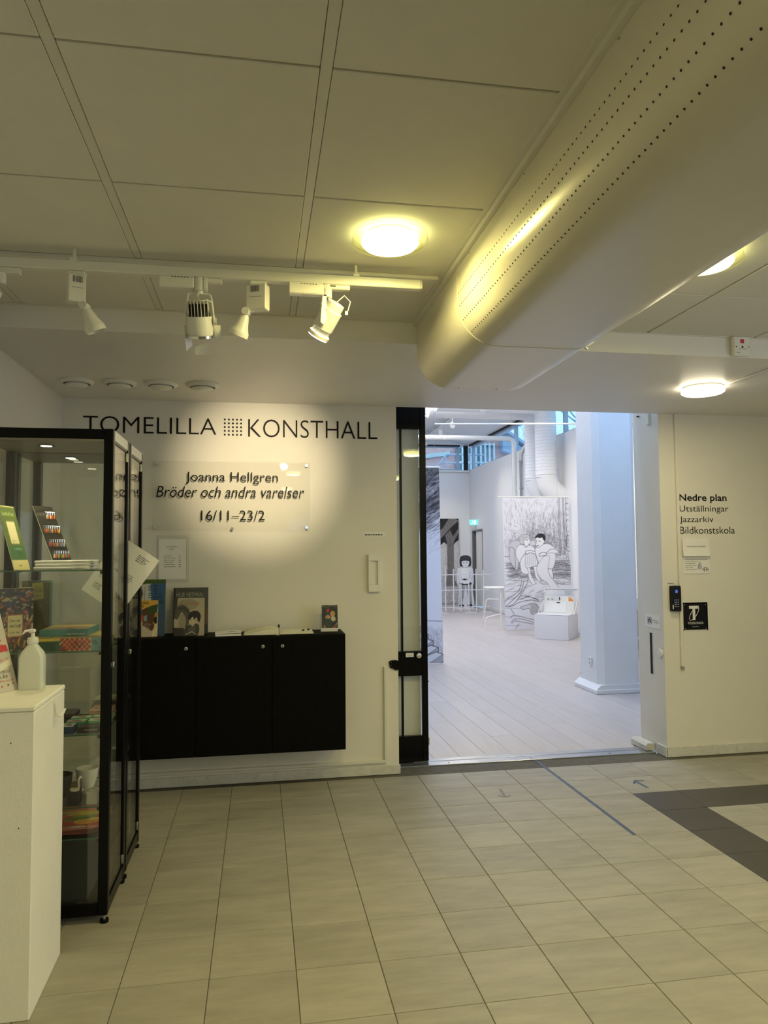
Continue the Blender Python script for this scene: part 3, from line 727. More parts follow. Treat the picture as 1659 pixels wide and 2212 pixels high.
# ============================================================ WALL SIGNS
def letter_sign(word, x0, x1, z0, z1, label):
    t = thing('wall_lettering', label, 'wall lettering', (x0, YW, z0))
    co, fs = text_mesh(word, x1-x0, z1-z0, 0, -.012)
    # split into letters by connected pieces
    import bmesh
    bm = bmesh.new(); vs = [bm.verts.new(c) for c in co]
    for f in fs:
        try: bm.faces.new([vs[i] for i in f])
        except Exception: pass
    seen = set(); k = 0
    for v in bm.verts:
        if v in seen: continue
        st = [v]; isl = []
        seen.add(v)
        while st:
            a = st.pop(); isl.append(a)
            for e in a.link_edges:
                c = e.other_vert(a)
                if c not in seen: seen.add(c); st.append(c)
        ix = {a: i for i, a in enumerate(isl)}; fl_ = [f for f in bm.faces if f.verts[0] in ix]
        n = len(isl)
        P = [(x0+a.co.x, YW-.0035, z0+a.co.y) for a in isl]; Q = [(x0+a.co.x, YW-.0004, z0+a.co.y) for a in isl]
        F = [tuple(ix[a] for a in f.verts) for f in fl_]
        edge = [(ix[e.verts[0]], ix[e.verts[1]]) for f in fl_ for e in f.edges if len(e.link_faces) == 1]
        MB().add(P+Q, F+[(a, b_, b_+n, a+n) for a, b_ in edge], M['blackvinyl']).obj('letter', t)
    bm.free(); return t
letter_sign('TOMELILLA', -1.111, -.284, 2.249, 2.357, 'thin black letters reading TOMELILLA on the wall, left of the dot emblem')
letter_sign('KONSTHALL', -.078, .785, 2.240, 2.359, 'thin black letters reading KONSTHALL on the wall, right of the dot emblem')
t = thing('dot_emblem', 'five by five grid of small black squares between TOMELILLA and KONSTHALL', 'emblem', (-.177, YW, 2.3))
dm = MB().prism([(-.0055, -.0058), (.0055, -.0058), (.0055, .002), (.002, .0058), (-.0055, .0058)], (0, YW-.0004, 0), (1, 0, 0), (0, 0, 1), (0, -1, 0), .003, M['blackvinyl']).mesh('dot')
for i in range(5):
    for j in range(5):
        q = link('dot', dm, t); q.matrix_parent_inverse = world_of(t).inverted(); q.location = (-.229+i*.0262, 0, 2.2525+j*.0251)
MB().cyl((-.075, YW-.004, 2.435), (-.075, YW-.0003, 2.435), .006, M['grey'], 12).obj('wall_plug', None, label='tiny round plug in the wall above the KONSTHALL letters', category='wall plug')
# acrylic board with the exhibition title
t = thing('exhibition_sign', 'clear acrylic board lettered Joanna Hellgren on four metal studs', 'sign', (-.17, YW, 1.84))
ap = MB().box(-.676, .325, YW-.034, YW-.028, 1.621, 2.069, M['acrylic']).obj('acrylic_panel', t)
b = MB()
for x, z in ((-.655, 2.050), (.303, 2.050), (-.655, 1.640), (.303, 1.640), (-.178, 1.633)):
    MB().cyl((x, YW-.0275, z), (x, YW-.0005, z), .007, M['chrome'], 16).cyl((x, YW-.0345, z), (x, YW-.040, z), .009, M['chrome'], 16).obj('stud', t, smooth=True)
yf = YW-.0345
for nm, s_, x0, z0, w_, h_, sh, b_ in (('title_line', 'Joanna Hellgren', -.472, 1.922, .587, .079, 0, -.002), ('title_line', 'Bröder och andra varelser', -.655, 1.836, .943, .072, .22, -.002), ('title_line', '16/11–23/2', -.375, 1.686, .405, .066, 0, -.001)):
    text(MB(), s_, (x0, yf, z0), w_, h_, FR, M['blackvinyl'], sh, b_, .0012).obj(nm, t)
# framed price list under plastic
t = thing('notice_sheet', 'printed list in a clear pocket on the wall under the acrylic board', 'notice', (-.55, YW, 1.44))
MB().box(-.655, -.452, YW-.004, YW-.0005, 1.285, 1.592, M['acrylic']).obj('plastic_pocket', t)
MB().box(-.645, -.464, YW-.0048, YW-.0041, 1.305, 1.575, M['paper']).obj('paper', t)
b = MB()
for a in ((-.642, -.467, 1.309, 1.3102), (-.642, -.467, 1.5698, 1.571), (-.642, -.6408, 1.309, 1.571), (-.4682, -.467, 1.309, 1.571)): b.box(a[0], a[1], YW-.0052, YW-.0049, a[2], a[3], M['ink'])
text(b, 'Joanna Hellgren', (-.592, YW-.005, 1.515), .066, .008); text(b, 'Böcker', (-.573, YW-.005, 1.500), .03, .007)
for i in range(6):
    lines(b, (-.606, YW-.005, 1.458-.0137*i), .058+.01*(i % 3), 1, .01, .0026, seed=i, justify=.1); lines(b, (-.515, YW-.005, 1.458-.0137*i), .014, 1, .01, .0026, seed=i+9, justify=0)
b.obj('print', t)
# tiny label + white wall box
t = thing('wall_label', 'small taped paper strip with one line of print above the white wall box', 'label', (.76, YW, 1.595))
MB().box(.684, .838, YW-.0015, YW-.0004, 1.575, 1.612, M['paper']).obj('paper', t)
lines(MB(), (.695, YW-.0016, 1.588), .12, 1, .01, .006, justify=0).obj('print', t)
t = thing('wall_intercom', 'tall narrow white plastic box with sunken slot on the wall beside the doorway', 'wall box', (.755, YW, 1.335))
MB().box(.714, .796, YW-.030, YW-.0005, 1.208, 1.256, M['white'], bev=.003).box(.714, .796, YW-.030, YW-.0005, 1.415, 1.460, M['white'], bev=.003).box(.714, .737, YW-.030, YW-.0005, 1.2555, 1.4155, M['white'], bev=.002).box(.777, .796, YW-.030, YW-.0005, 1.2555, 1.4155, M['white'], bev=.002).obj('housing', t)
MB().box(.7375, .7765, YW-.012, YW-.0005, 1.2565, 1.4145, M['white']).obj('recess', t)
# right wall texts
t = thing('wall_directory', 'black lettering Nedre plan with three lines under it on the right wall', 'wall lettering', (3.2, YW, 1.7))
for s_, z0, w_, h_, b_ in (('Nedre plan', 1.815, .382, .065, .018), ('Utställningar', 1.738, .395, .0585, -.002), ('Jazzarkiv', 1.662, .270, .055, -.002), ('Bildkonstskola', 1.590, .440, .052, -.002)):
    text(MB(), s_, (3.012, YW-.0003, z0), w_, h_, FR, M['blackvinyl'], 0, b_, .001).obj('text_line', t)
t = thing('paper_notice', 'folded white paper notice taped under the Bildkonstskola line', 'notice', (3.13, YW, 1.49))
MB().prism([(0, 0), (-.001, .07), (-.004, .128), (.002, .128), (.004, .07), (.016, .0), (.013, -.002)], (3.022, YW-.007, 1.427), (0, -1, 0), (0, 0, 1), (1, 0, 0), .213, M['paper']).obj('paper', t)
text(MB(), 'KONSTVERKEN ÄR LÄMNADE', (3.055, YW-.0118, 1.492), .150, .011, FR).obj('print', t)
t = thing('bag_notice', 'lower printed notice with a small drawing of a backpack, on the right wall', 'notice', (3.13, YW, 1.36))
MB().box(3.027, 3.240, YW-.004, YW-.0005, 1.299, 1.421, M['paper'], bev=.001).obj('paper', t)
b = MB()
for i, (s_, w_) in enumerate((('STORA VÄSKOR OCH RYGGSÄCKAR', .178), ('FÅR EJ MEDTAGAS IN', .105), ('I KONSTHALLEN.', .082), ('VÄNLIGEN LÄS IN', .088), ('DEM I VÅRA', .062), ('FÖRVARINGSSKÅP', .092))):
    text(b, s_, (3.043, YW-.0042, 1.400-.0142*i), w_, .0075, FR)
b.obj('print', t)
b = MB(); b.prism(smooth([(0, 0), (.022, .0), (.024, .018), (.018, .034), (.010, .04), (.004, .034), (-.001, .018)], True), (3.150, YW-.0043, 1.335), (1, 0, 0), (0, 0, 1), (0, -1, 0), .0006, M['grey'])
b.tube(smooth([(3.143, YW-.005, 1.333), (3.147, YW-.005, 1.36), (3.158, YW-.005, 1.379), (3.166, YW-.005, 1.381)]), .0014, M['ink'], 5)
b.tube(smooth([(3.180, YW-.005, 1.322), (3.187, YW-.005, 1.338), (3.203, YW-.005, 1.346), (3.219, YW-.005, 1.338), (3.226, YW-.005, 1.322)]), .0014, M['ink'], 5)
b.box(3.178, 3.228, YW-.0052, YW-.0043, 1.326, 1.3285, M['ink']).box(3.192, 3.195, YW-.0052, YW-.0043, 1.314, 1.34, M['ink']).box(3.21, 3.213, YW-.0052, YW-.0043, 1.314, 1.34, M['ink']); b.obj('drawing', t)
# keypad
t = thing('entry_keypad', 'black rounded code lock keypad with small blue display on the right wall', 'keypad', (2.95, YW, 1.125))
MB().prism(smooth([(2.914, 1.05), (2.914, 1.20), (2.925, 1.213), (2.95, 1.217), (2.976, 1.213), (2.986, 1.20), (2.986, 1.05), (2.98, 1.036), (2.95, 1.033), (2.92, 1.036)], True, 4), (0, YW-.0005, 0), (1, 0, 0), (0, 0, 1), (0, -1, 0), .030, M['black']).obj('housing', t)
MB().box(2.942, 2.960, YW-.0318, YW-.0306, 1.165, 1.187, M['led']).obj('display', t)
kb = MB().cyl((0, YW-.0306, 0), (0, YW-.0316, 0), .0035, M['grey'], 10).mesh('key')
for i in range(4):
    for j in range(3):
        q = link('key', kb, t); q.matrix_parent_inverse = world_of(t).inverted(); q.location = (2.938+.013*j, 0, 1.068+.0155*i)
MB().box(2.918, 2.925, YW-.0318, YW-.0306, 1.05, 1.08, M['paper']).box(2.941, 2.944, YW-.0322, YW-.0317, 1.092, 1.095, M['led']).box(2.952, 2.955, YW-.0322, YW-.0317, 1.092, 1.095, M['led']).obj('markings', t)
t = thing('keypad_label', 'tiny strip label just above the black keypad', 'label', (2.93, YW, 1.23)); MB().box(2.898, 2.963, YW-.0016, YW-.0004, 1.224, 1.240, M['paper']).obj('paper', t); lines(MB(), (2.902, YW-.0018, 1.231), .05, 1, .01, .004).obj('print', t)
# hearing loop sign
t = thing('hearing_loop_sign', 'square black sign reading TELESLINGA with a looped letter T', 'sign', (3.11, YW, .99))
MB().prism(smooth([(3.026, .897), (3.195, .897), (3.2015, .904), (3.2015, 1.077), (3.195, 1.084), (3.026, 1.084), (3.019, 1.077), (3.019, .904)], True, 3), (0, YW-.0005, 0), (1, 0, 0), (0, 0, 1), (0, -1, 0), .004, M['blackvinyl']).obj('plate', t)
yf = YW-.0046; b = MB(); b.box(3.062, 3.138, yf-.001, yf, 1.047, 1.068, M['paper']).box(3.089, 3.110, yf-.001, yf, .966, 1.0475, M['paper'])
lp = [(3.100+.058*math.cos(k*PI/16)*math.cos(.95)-.022*math.sin(k*PI/16)*math.sin(.95), yf-.0022, 1.013+.058*math.cos(k*PI/16)*math.sin(.95)+.022*math.sin(k*PI/16)*math.cos(.95)) for k in range(33)]
b.tube(lp, .0021, M['paper'], 6); b.obj('loop_symbol', t)
text(MB(), 'TELESLINGA', (3.047, yf, .936), .125, .017, FR, M['paper']).obj('lettering', t)
lines(MB(), (3.085, yf, .916), .05, 1, .01, .0035, FR, M['grey'], justify=0).obj('braille', t)
for x in (3.027, 3.193):
    for z in (.905, 1.076): MB().cyl((x, yf, z), (x, yf-.001, z), .003, M['grey'], 10).obj('screw', t)

# ------------------------------------------------------------ things on the right door jamb (surface x = 2.862 facing left)
XJ = 2.862
t = thing('camera_notice', 'white notice with black camera symbol on the door jamb', 'notice', (XJ, 4.97, .95))
MB().box(XJ-.002, XJ-.0004, 4.875, 5.080, .900, .998, M['paper']).obj('paper', t)
b = MB(); b.box(XJ-.0028, XJ-.0021, 4.99, 5.045, .925, .927, M['ink']).box(XJ-.0028, XJ-.0021, 4.99, 5.045, .973, .975, M['ink']).box(XJ-.0028, XJ-.0021, 4.99, 4.992, .925, .975, M['ink']).box(XJ-.0028, XJ-.0021, 5.043, 5.045, .925, .975, M['ink'])
b.box(XJ-.0028, XJ-.0021, 4.997, 5.038, .935, .960, M['ink']).box(XJ-.0028, XJ-.0021, 5.008, 5.024, .960, .967, M['ink']).cyl((XJ-.0027, 5.016, .948), (XJ-.0034, 5.016, .948), .009, M['paper'], 16).cyl((XJ-.0035, 5.016, .948), (XJ-.004, 5.016, .948), .005, M['ink'], 12); b.obj('camera_symbol', t)
b = MB()
text(b, 'Fotografera får', (XJ-.0021, 4.982, .950), .085, .009, JB); text(b, 'man men ej blixt', (XJ-.0021, 4.982, .935), .092, .009, JB); b.obj('print', t)
t = thing('strike_plate', 'long black strike slot with flaking paint in the door jamb', 'strike plate', (XJ, 5.0, .71))
MB().box(XJ-.0015, XJ-.0003, 4.988, 5.022, .560, .862, M['dark']).obj('slot', t)
b = MB(); r_ = random.Random(3)
for k in range(14): z = .565+.021*k; b.box(XJ-.0017, XJ-.0004, 4.972+r_.random()*.006, 4.9885, z, z+.017, M['worn'])
b.obj('flaked_edge', t)
t = thing('blank_cover', 'round white blank cover at the front edge of the door jamb', 'cover plate', (XJ, 4.88, .725))
MB().lathe([(0, .012), (.028, .010), (.032, .003), (.032, .0003)], (XJ, 4.878, .728), (-1, 0, 0), M['white'], 28).obj('cover', t, smooth=True)
MB().cyl((XJ-.003, 4.868, .762), (XJ, 4.868, .762), .006, M['grey'], 10).cyl((XJ-.003, 4.876, .694), (XJ, 4.876, .694), .006, M['grey'], 10).obj('screw', t)
t = thing('jamb_box', 'small white sensor box at the top of the door jamb', 'sensor', (XJ, 4.97, 2.44))
MB().box(XJ-.022, XJ-.0004, 4.93, 4.955, 2.405, 2.49, M['white'], bev=.003).box(XJ-.010, XJ-.0004, 4.956, 4.975, 2.405, 2.49, M['worn'], bev=.003).obj('housing', t)
MB().box(XJ-.02, XJ-.0004, 5.085, 5.10, 2.49, 2.50, M['dark'], bev=.003).obj('catch', None, label='tiny dark catch at the top of the door jamb', category='catch')
t = thing('floor_stop', 'worn white slanted stop on the floor against the door jamb', 'door stop', (2.82, 5.08, .02))
MB().prism([(2.785, 0), (2.857, 0), (2.857, .05), (2.800, .05), (2.785, .034)], (0, 4.985, .0095), (1, 0, 0), (0, 0, 1), (0, 1, 0), .215, M['worn']).obj('block', t)

# ------------------------------------------------------------ sliding door leaf, pushed nearly all the way into its wall pocket
LX0, LX1, LY0, LY1 = .13, 1.168, 5.030, 5.068
t = thing('sliding_door', 'black framed glass sliding door pushed into the wall beside the opening', 'door', (1.0, 5.05, 0))
MB().box(1.127, LX1, LY0, LY1, .012, 2.62, M['black'], bev=.003).obj('stile', t)
MB().box(LX0, LX0+.04, LY0, LY1, .012, 2.62, M['black']).obj('stile', t)
MB().box(LX0+.041, 1.1265, LY0, LY1, 2.352, 2.62, M['black'], bev=.002).obj('rail', t)
MB().box(LX0+.041, 1.1265, LY0, LY1, .605, .775, M['black'], bev=.002).obj('rail', t)
MB().box(LX0+.041, 1.1265, LY0, LY1, .012, .188, M['black'], bev=.002).obj('rail', t)
for z0, z1 in ((.189, .604), (.776, 2.351)):
    MB().box(.980, .993, LY0+.002, LY1-.002, z0, z1, M['black']).obj('glazing_bar', t)
    MB().box(LX0+.041, .979, LY0+.015, LY0+.021, z0, z1, M['glass']).obj('pane', t)
    MB().box(.994, 1.1265, LY0+.015, LY0+.021, z0, z1, M['glass']).obj('pane', t)
lk = MB().lathe([(.021, 0), (.021, .004), (.017, .010), (.012, .012), (0, .012)], (1.104, LY0, .744), (0, -1, 0), M['chrome'], 28).obj('lock_cylinder', t, smooth=True)
MB().box(1.101, 1.107, LY0-.016, LY0-.012, .736, .748, M['orange']).obj('keyhole', lk)
s_ = MB().box(1.010, 1.066, LY0-.0015, LY0-.0002, .737, .765, M['paper']).obj('sticker', t)
b = MB(); text(b, 'Dörren öppnas', (1.016, LY0-.0016, .756), .044, .005); text(b, 'automatiskt', (1.018, LY0-.0016, .748), .040, .005, FR, M['green']); text(b, 'dra ej', (1.028, LY0-.0016, .740), .022, .005); b.obj('print', s_)
MB().box(1.172, 1.178, LY0+.01, LY1, .12, .17, M['white']).obj('brush_seal', t)
MB().cyl((LX1, 5.05, .56), (LX1+.008, 5.05, .56), .004, M['dark'], 8).cyl((LX1, 5.05, 1.25), (LX1+.005, 5.05, 1.25), .003, M['dark'], 8).obj('stud', t)
MB().box(.95, 1.06, LY0-.006, LY1-.01, .009, .0118, M['black']).obj('floor_guide', t)
t = thing('door_catch', 'black metal catch screwed to the wall edge by the sliding door', 'catch', (.88, YW, .72))
MB().prism(smooth([(.858, .745), (.916, .745), (.916, .690), (.895, .684), (.880, .695), (.862, .70), (.856, .72)], True, 3), (0, YW-.0005, 0), (1, 0, 0), (0, 0, 1), (0, -1, 0), .012, M['black']).obj('plate', t)
MB().cyl((.866, YW-.0126, .735), (.866, YW-.0145, .735), .003, M['chrome'], 8).cyl((.866, YW-.0126, .716), (.866, YW-.0145, .716), .003, M['chrome'], 8).obj('screw', t)

# ============================================================ WALL-HUNG SIDEBOARD
t = thing('sideboard', 'black wall-hung sideboard with three locked doors below the exhibition sign', 'sideboard', (-.15, 4.68, .6))
SX0, SX1, SY, SZ0, SZ1 = -.83, .527, 4.545, .256, .966
MB().box(SX0, SX1, SY, YW-.001, SZ1-.019, SZ1, M['blackwood'], bev=.001).obj('top', t)
MB().box(SX0, SX1, SY, YW-.001, SZ0, SZ0+.018, M['blackwood'], bev=.001).obj('bottom', t)
for x in (SX0, SX0+.4515, SX0+.903, SX1-.018): MB().box(x, x+.018, SY+.001, YW-.001, SZ0+.0185, SZ1-.0195, M['blackwood']).obj('side_panel', t)
MB().box(SX0, SX1, YW-.012, YW-.0015, SZ0+.019, SZ1-.0195, M['blackwood']).obj('back_panel', t)
for k, (x0, lx) in enumerate(((SX0, -.437), (SX0+.4525, .019), (SX0+.905, .137))):
    dd_ = MB().box(x0+.001, x0+.4505, SY-.019, SY-.0005, SZ0+.002, SZ1-.003, M['blackwood'], bev=.001).obj('door', t)
    MB().lathe([(.0105, 0), (.0105, .002), (.007, .004), (.004, .004), (.003, .001), (0, .001)], (lx, SY-.019, .903), (0, -1, 0), M['grey'], 24).obj('lock', dd_)
    MB().box(lx-.0012, lx+.0012, SY-.0235, SY-.0205, .899, .907, M['dark']).obj('keyhole', dd_)
TZ = SZ1
def cover(cv, name, o, w_, h_, th, lean=0., yaw_=0., spine=None, label=None, cat='book', group=None, page='cream', mt='prtg'):
    """a standing book or card: cover picture on a block; o is the lower left front corner"""
    t = thing(name, label, cat, o, group)
    U = Vector((math.cos(yaw_), math.sin(yaw_), 0)); Nn = Vector((math.sin(yaw_), -math.cos(yaw_), 0))
    V = (Vector((0, 0, 1))-Nn*math.tan(lean)).normalized(); B = U.cross(V)*-1
    B = -(U.cross(V)); B = B if B.dot(Nn) < 0 else -B
    o = Vector(o)
    def blk(nm, a0, a1, b0, b1, c0, c1, mm):
        vs = [o+U*a+V*b_+B*c for a in (a0, a1) for b_ in (b0, b1) for c in (c0, c1)]
        return MB().add(vs, [(0, 1, 3, 2), (4, 6, 7, 5), (0, 4, 5, 1), (2, 3, 7, 6), (0, 2, 6, 4), (1, 5, 7, 3)], M[mm]).obj(nm, t)
    if th > .004:
        blk('page_block', .003, w_-.003, .003, h_-.003, .0022, th-.0022, page)
        blk('front_board', 0, w_, 0, h_, .0002, .002, spine or page); blk('back_board', 0, w_, 0, h_, th-.002, th, spine or page)
        blk('spine', -.0005, .002, 0, h_, .002, th-.002, spine or page)
    else: blk('card', 0, w_, 0, h_, .0003, th, page)
    picture('cover_print', cv, o-B*.0003, U*w_, V*h_, t, M[mt]); return t
# book A tall blue and green one at the left
cv = Cv(60, 100, 100, 165, (50, 84, 120)); cv.poly([(0, 0), (100, 0), (100, 12), (0, 15)], (64, 92, 30)); cv.poly([(0, 15), (60, 13), (62, 100), (0, 110)], (205, 205, 190)).poly([(55, 14), (100, 12), (100, 165), (70, 165)], (52, 92, 136))
cv.ell(18, 42, 16, 25, (58, 30, 20)); cv.ell(18, 42, 8, 14, (84, 48, 34))
cv.txt('MIN MAMMA', 66, 18, 90, 11, (20, 24, 34), rot=90).txt('SNILLET', 50, 18, 80, 10, (28, 60, 90), rot=90).txt('JOANNA H', 38, 22, 60, 4, (40, 60, 70), rot=90)
cv.line([(84, 40), (90, 52), (86, 62), (92, 70), (80, 66), (76, 56), (84, 52), (80, 44)], 1.6, (20, 26, 50))
cover(cv, 'picture_book', (-.795, 4.735, TZ), .207, .348, .012, .10, 0, 'green', 'tall blue and green picture book standing at the back left of the sideboard', group='books on the sideboard')
cv = Cv(70, 90, 100, 128, (225, 205, 175)); cv.poly([(0, 0), (100, 0), (100, 20), (60, 30), (0, 30)], (214, 168, 62)).poly([(0, 28), (38, 28), (38, 52), (0, 54)], (80, 120, 140))
cv.poly([(0, 34), (14, 34), (14, 60), (0, 60)], (206, 84, 60)).poly([(8, 52), (42, 50), (42, 72), (30, 78), (8, 78)], (214, 80, 50)).poly([(36, 34), (60, 24), (90, 40), (86, 96), (78, 108), (40, 88), (42, 60)], (92, 56, 34))
cv.poly([(64, 22), (100, 14), (96, 44), (72, 50), (60, 46)], (54, 78, 30)).poly([(88, 50), (100, 40), (100, 84), (80, 82)], (196, 146, 60)).ell(92, 70, 9, 12, (28, 22, 18)).poly([(0, 78), (40, 90), (78, 108), (76, 128), (0, 128)], (200, 186, 162))
cv.poly([(44, 56), (58, 52), (58, 72), (46, 74)], (130, 160, 168)).ell(10, 98, 10, 9, (92, 78, 60)).line([(80, 128), (100, 96), (100, 60)], 6, (236, 226, 150))
cv.txt('RORSANS', 4, 5, 60, 9, (20, 16, 12)).txt('KOMPIS', 2, 17, 42, 9, (20, 16, 12)).txt('BROR', 6, 38, 34, 12, (30, 60, 110)).txt('ER', 12, 55, 24, 18, (230, 226, 210))
for k in range(4): cv.txt(('HUR DET', 'KUNDE VARA', 'MELLAN', 'SYSKON')[k], 44, 78+6*k, (24, 30, 22, 26)[k], 4, (215, 205, 190))
b1 = cover(cv, 'picture_book', (-.772, 4.66, TZ), .150, .222, .008, .10, 0, 'cream', 'colourful yellow and red picture book at the left end of the sideboard top', group='books on the sideboard')
st = thing('acrylic_stand', 'clear acrylic book stand holding the colourful book at the left end', 'book stand', (-.69, 4.66, TZ))
MB().box(-.618, -.583, 4.652, 4.655, TZ+.0002, TZ+.19, M['acrylic']).box(-.618, -.583, 4.6552, 4.72, TZ+.0003, TZ+.0030, M['acrylic']).obj('acrylic_sheet', st)
# Hur vet man
cv = Cv(70, 95, 100, 136, (72, 74, 68)); cv.poly([(0, 0), (6, 0), (6, 136), (0, 136)], (18, 18, 16)).poly([(6, 60), (22, 50), (20, 120), (6, 118)], (92, 70, 52)).poly([(45, 38), (60, 30), (74, 36), (80, 44), (40, 46)], (60, 38, 34)).poly([(86, 60), (100, 58), (100, 108), (88, 108)], (96, 74, 56)).poly([(86, 108), (100, 108), (100, 136), (86, 136)], (46, 50, 44))
cv.txt('HUR VETMAN', 8, 15, 76, 12, (170, 165, 148), shear=.15).txt('ATT EN', 7, 31, 42, 12, (165, 160, 144), shear=.15).txt('JOANNA HELLGREN, KRISTINA SIGUNSDOTTER', 16, 7, 68, 3.6, (30, 32, 30))
cover(cv, 'picture_book', (-.538, 4.745, TZ), .213, .293, .012, .09, .0, 'black', 'dark grey-green book titled Hur vet man standing behind the Frances book', group='books on the sideboard')
cv = Cv(80, 95, 100, 124, (176, 166, 142)); cv.ell(46, 22, 34, 18, (150, 146, 122)).poly([(0, 0), (12, 0), (10, 40), (14, 60), (0, 70)], (60, 56, 48)).shape([(4, 60), (10, 30), (30, 22), (50, 40), (52, 70), (44, 100), (38, 100), (34, 70), (26, 46), (12, 70)], (86, 82, 72))
cv.shape([(16, 90), (20, 60), (30, 52), (40, 70), (36, 96), (24, 100)], (150, 140, 118)).shape([(8, 40), (24, 28), (44, 34), (54, 52), (46, 50), (28, 38)], (64, 62, 56)).poly([(0, 96), (34, 98), (36, 124), (0, 124)], (50, 42, 36))
cv.shape([(34, 124), (36, 100), (52, 88), (74, 84), (84, 96), (76, 124)], (62, 60, 56)).shape([(48, 72), (50, 56), (66, 52), (76, 58), (76, 74), (64, 92), (56, 88)], (196, 184, 156)).shape([(47, 72), (48, 54), (60, 44), (78, 44), (88, 58), (84, 80), (78, 74), (74, 64), (66, 72), (62, 62), (52, 72)], (34, 26, 22))
cv.ell(57, 73, 2, 1.4, (30, 24, 20)).ell(70, 73, 2, 1.4, (30, 24, 20)).line([(58, 85), (62, 86)], 1.4, (110, 60, 50)).poly([(50, 96), (72, 92), (70, 112), (48, 114)], (92, 88, 78)).line([(40, 118), (60, 110), (72, 118)], 3, (170, 160, 136))
cv.txt('Frances', 22, 10, 62, 13, (178, 110, 88))
cover(cv, 'picture_book', (-.524, 4.652, TZ), .182, .233, .010, .12, 0, 'paper', 'grey book titled Frances with a drawn dark-haired child, in front on the sideboard', group='books on the sideboard')
# flat white book
t = thing('white_booklet', 'white soft-cover booklet lying flat beside the Frances book', 'book', (-.22, 4.63, TZ), 'books on the sideboard')
R = Matrix.Translation((-.268, 4.568, TZ)) @ Matrix.Rotation(.05, 4, 'Z')
MB().box(.0, .155, 0, .17, .0005, .012, M['paper'], X=R, bev=.001).obj('page_block', t)
MB().prism([(-.002, .0125), (.05, .0145), (.12, .018), (.157, .020), (.157, .0215), (.12, .020), (.05, .017), (-.002, .0145)], R @ Vector((0, -.001, 0)), R.to_3x3() @ Vector((1, 0, 0)), (0, 0, 1), R.to_3x3() @ Vector((0, 1, 0)), .174, M['paper']).obj('cover', t)
MB().tube([R @ Vector((.08, .06, .0195)), R @ Vector((.10, .07, .0212)), R @ Vector((.12, .062, .0218))], .0012, M['ink'], 5).obj('drawn_line', t)
# open guest book
t = thing('guest_book', 'open cream guest book with raised left pages lying on the sideboard', 'book', (.12, 4.66, TZ), 'books on the sideboard')
def pages(nm, prof, y0, y1, m):
    MB().prism(prof, (0, y0, TZ), (1, 0, 0), (0, 0, 1), (0, 1, 0), y1-y0, M[m]).obj(nm, t)
MB().box(-.100, .335, 4.560, 4.745, TZ+.0004, TZ+.0035, M['black'], bev=.001).obj('cover', t)
pages('left_pages', [(-.098, .0037), (.116, .0037), (.118, .012), (.112, .022), (.09, .034), (.06, .039), (.02, .034), (-.04, .021), (-.095, .006)], 4.563, 4.742, 'cream')
pages('lifted_pages', [(-.085, .0085), (-.03, .026), (.03, .040), (.07, .0435), (.10, .034), (.116, .022), (.11, .0225), (.09, .0355), (.06, .0405), (.02, .0355), (-.04, .0225)], 4.564, 4.741, 'cream')
pages('right_pages', [(.121, .0037), (.333, .0037), (.330, .012), (.28, .017), (.2, .018), (.145, .017), (.124, .012)], 4.563, 4.742, 'cream')
MB().tube(smooth([(.119, 4.70, TZ+.03), (.122, 4.66, TZ+.026), (.119, 4.60, TZ+.015), (.127, 4.555, TZ+.008), (.11, 4.535, TZ+.0025), (.10, 4.531, TZ+.0025)]), .0018, M['tan'], 6).obj('ribbon', t)
MB().lathe([(0, 0), (.006, .002), (.0075, .012), (.006, .02), (0, .022)], (.119, 4.69, TZ+.032), (0, 0, 1), M['ink'], 14).obj('clasp', t)
t = thing('dark_pebbles', 'pair of small dark oval weights on the open guest book page', 'paperweight', (.28, 4.60, TZ+.018))
MB().lathe([(0, 0), (.007, .002), (.010, .006), (.007, .010), (0, .012)], (.268, 4.593, TZ+.0185), (.0, .0, 1), M['ink'], 16).obj('weight', t, smooth=True); MB().lathe([(0, 0), (.007, .002), (.010, .006), (.007, .010), (0, .012)], (.302, 4.620, TZ+.0180), (0, 0, 1), M['ink'], 16).obj('weight', t, smooth=True)
# card in white holder
cv = Cv(50, 75, 100, 150, (26, 26, 22)); cv.ell(38, 72, 16, 13, (196, 150, 110)).shape([(22, 70), (26, 52), (40, 48), (52, 58), (54, 70), (46, 64), (34, 62)], (34, 46, 92)).ell(68, 54, 15, 17, (206, 160, 84)).poly([(28, 34), (34, 20), (40, 28), (46, 18), (50, 34), (44, 44), (32, 44)], (186, 40, 40)).shape([(56, 80), (66, 68), (80, 72), (86, 92), (66, 100)], (200, 190, 160))
cv.shape([(14, 110), (24, 84), (50, 88), (60, 112), (50, 140), (20, 140)], (40, 52, 30)).ell(76, 136, 8, 8, (190, 50, 40)).line([(8, 130), (24, 140), (14, 120)], 3, (214, 150, 60)).line([(80, 128), (94, 110), (88, 134)], 2, (200, 190, 150)).curve([(5, 5), (30, 14), (60, 4), (96, 12)], 2, (180, 170, 130)).ell(34, 74, 2, 3, (30, 20, 20)).ell(66, 54, 1.5, 2.5, (30, 20, 20)).ell(74, 54, 1.5, 2.5, (30, 20, 20))
cover(cv, 'postcard', (.395, 4.70, TZ+.012), .103, .156, .0018, .12, .03, None, 'small dark postcard with two drawn children standing at the right end of the sideboard', 'postcard', None, 'paper')
t = thing('card_holder', 'small white card holder strip carrying the dark postcard', 'card holder', (.44, 4.69, TZ)); MB().box(.386, .496, 4.683, 4.716, TZ+.0002, TZ+.0105, M['white'], bev=.002).box(.386, .496, 4.683, 4.689, TZ+.0108, TZ+.022, M['white'], bev=.001).obj('strip', t)

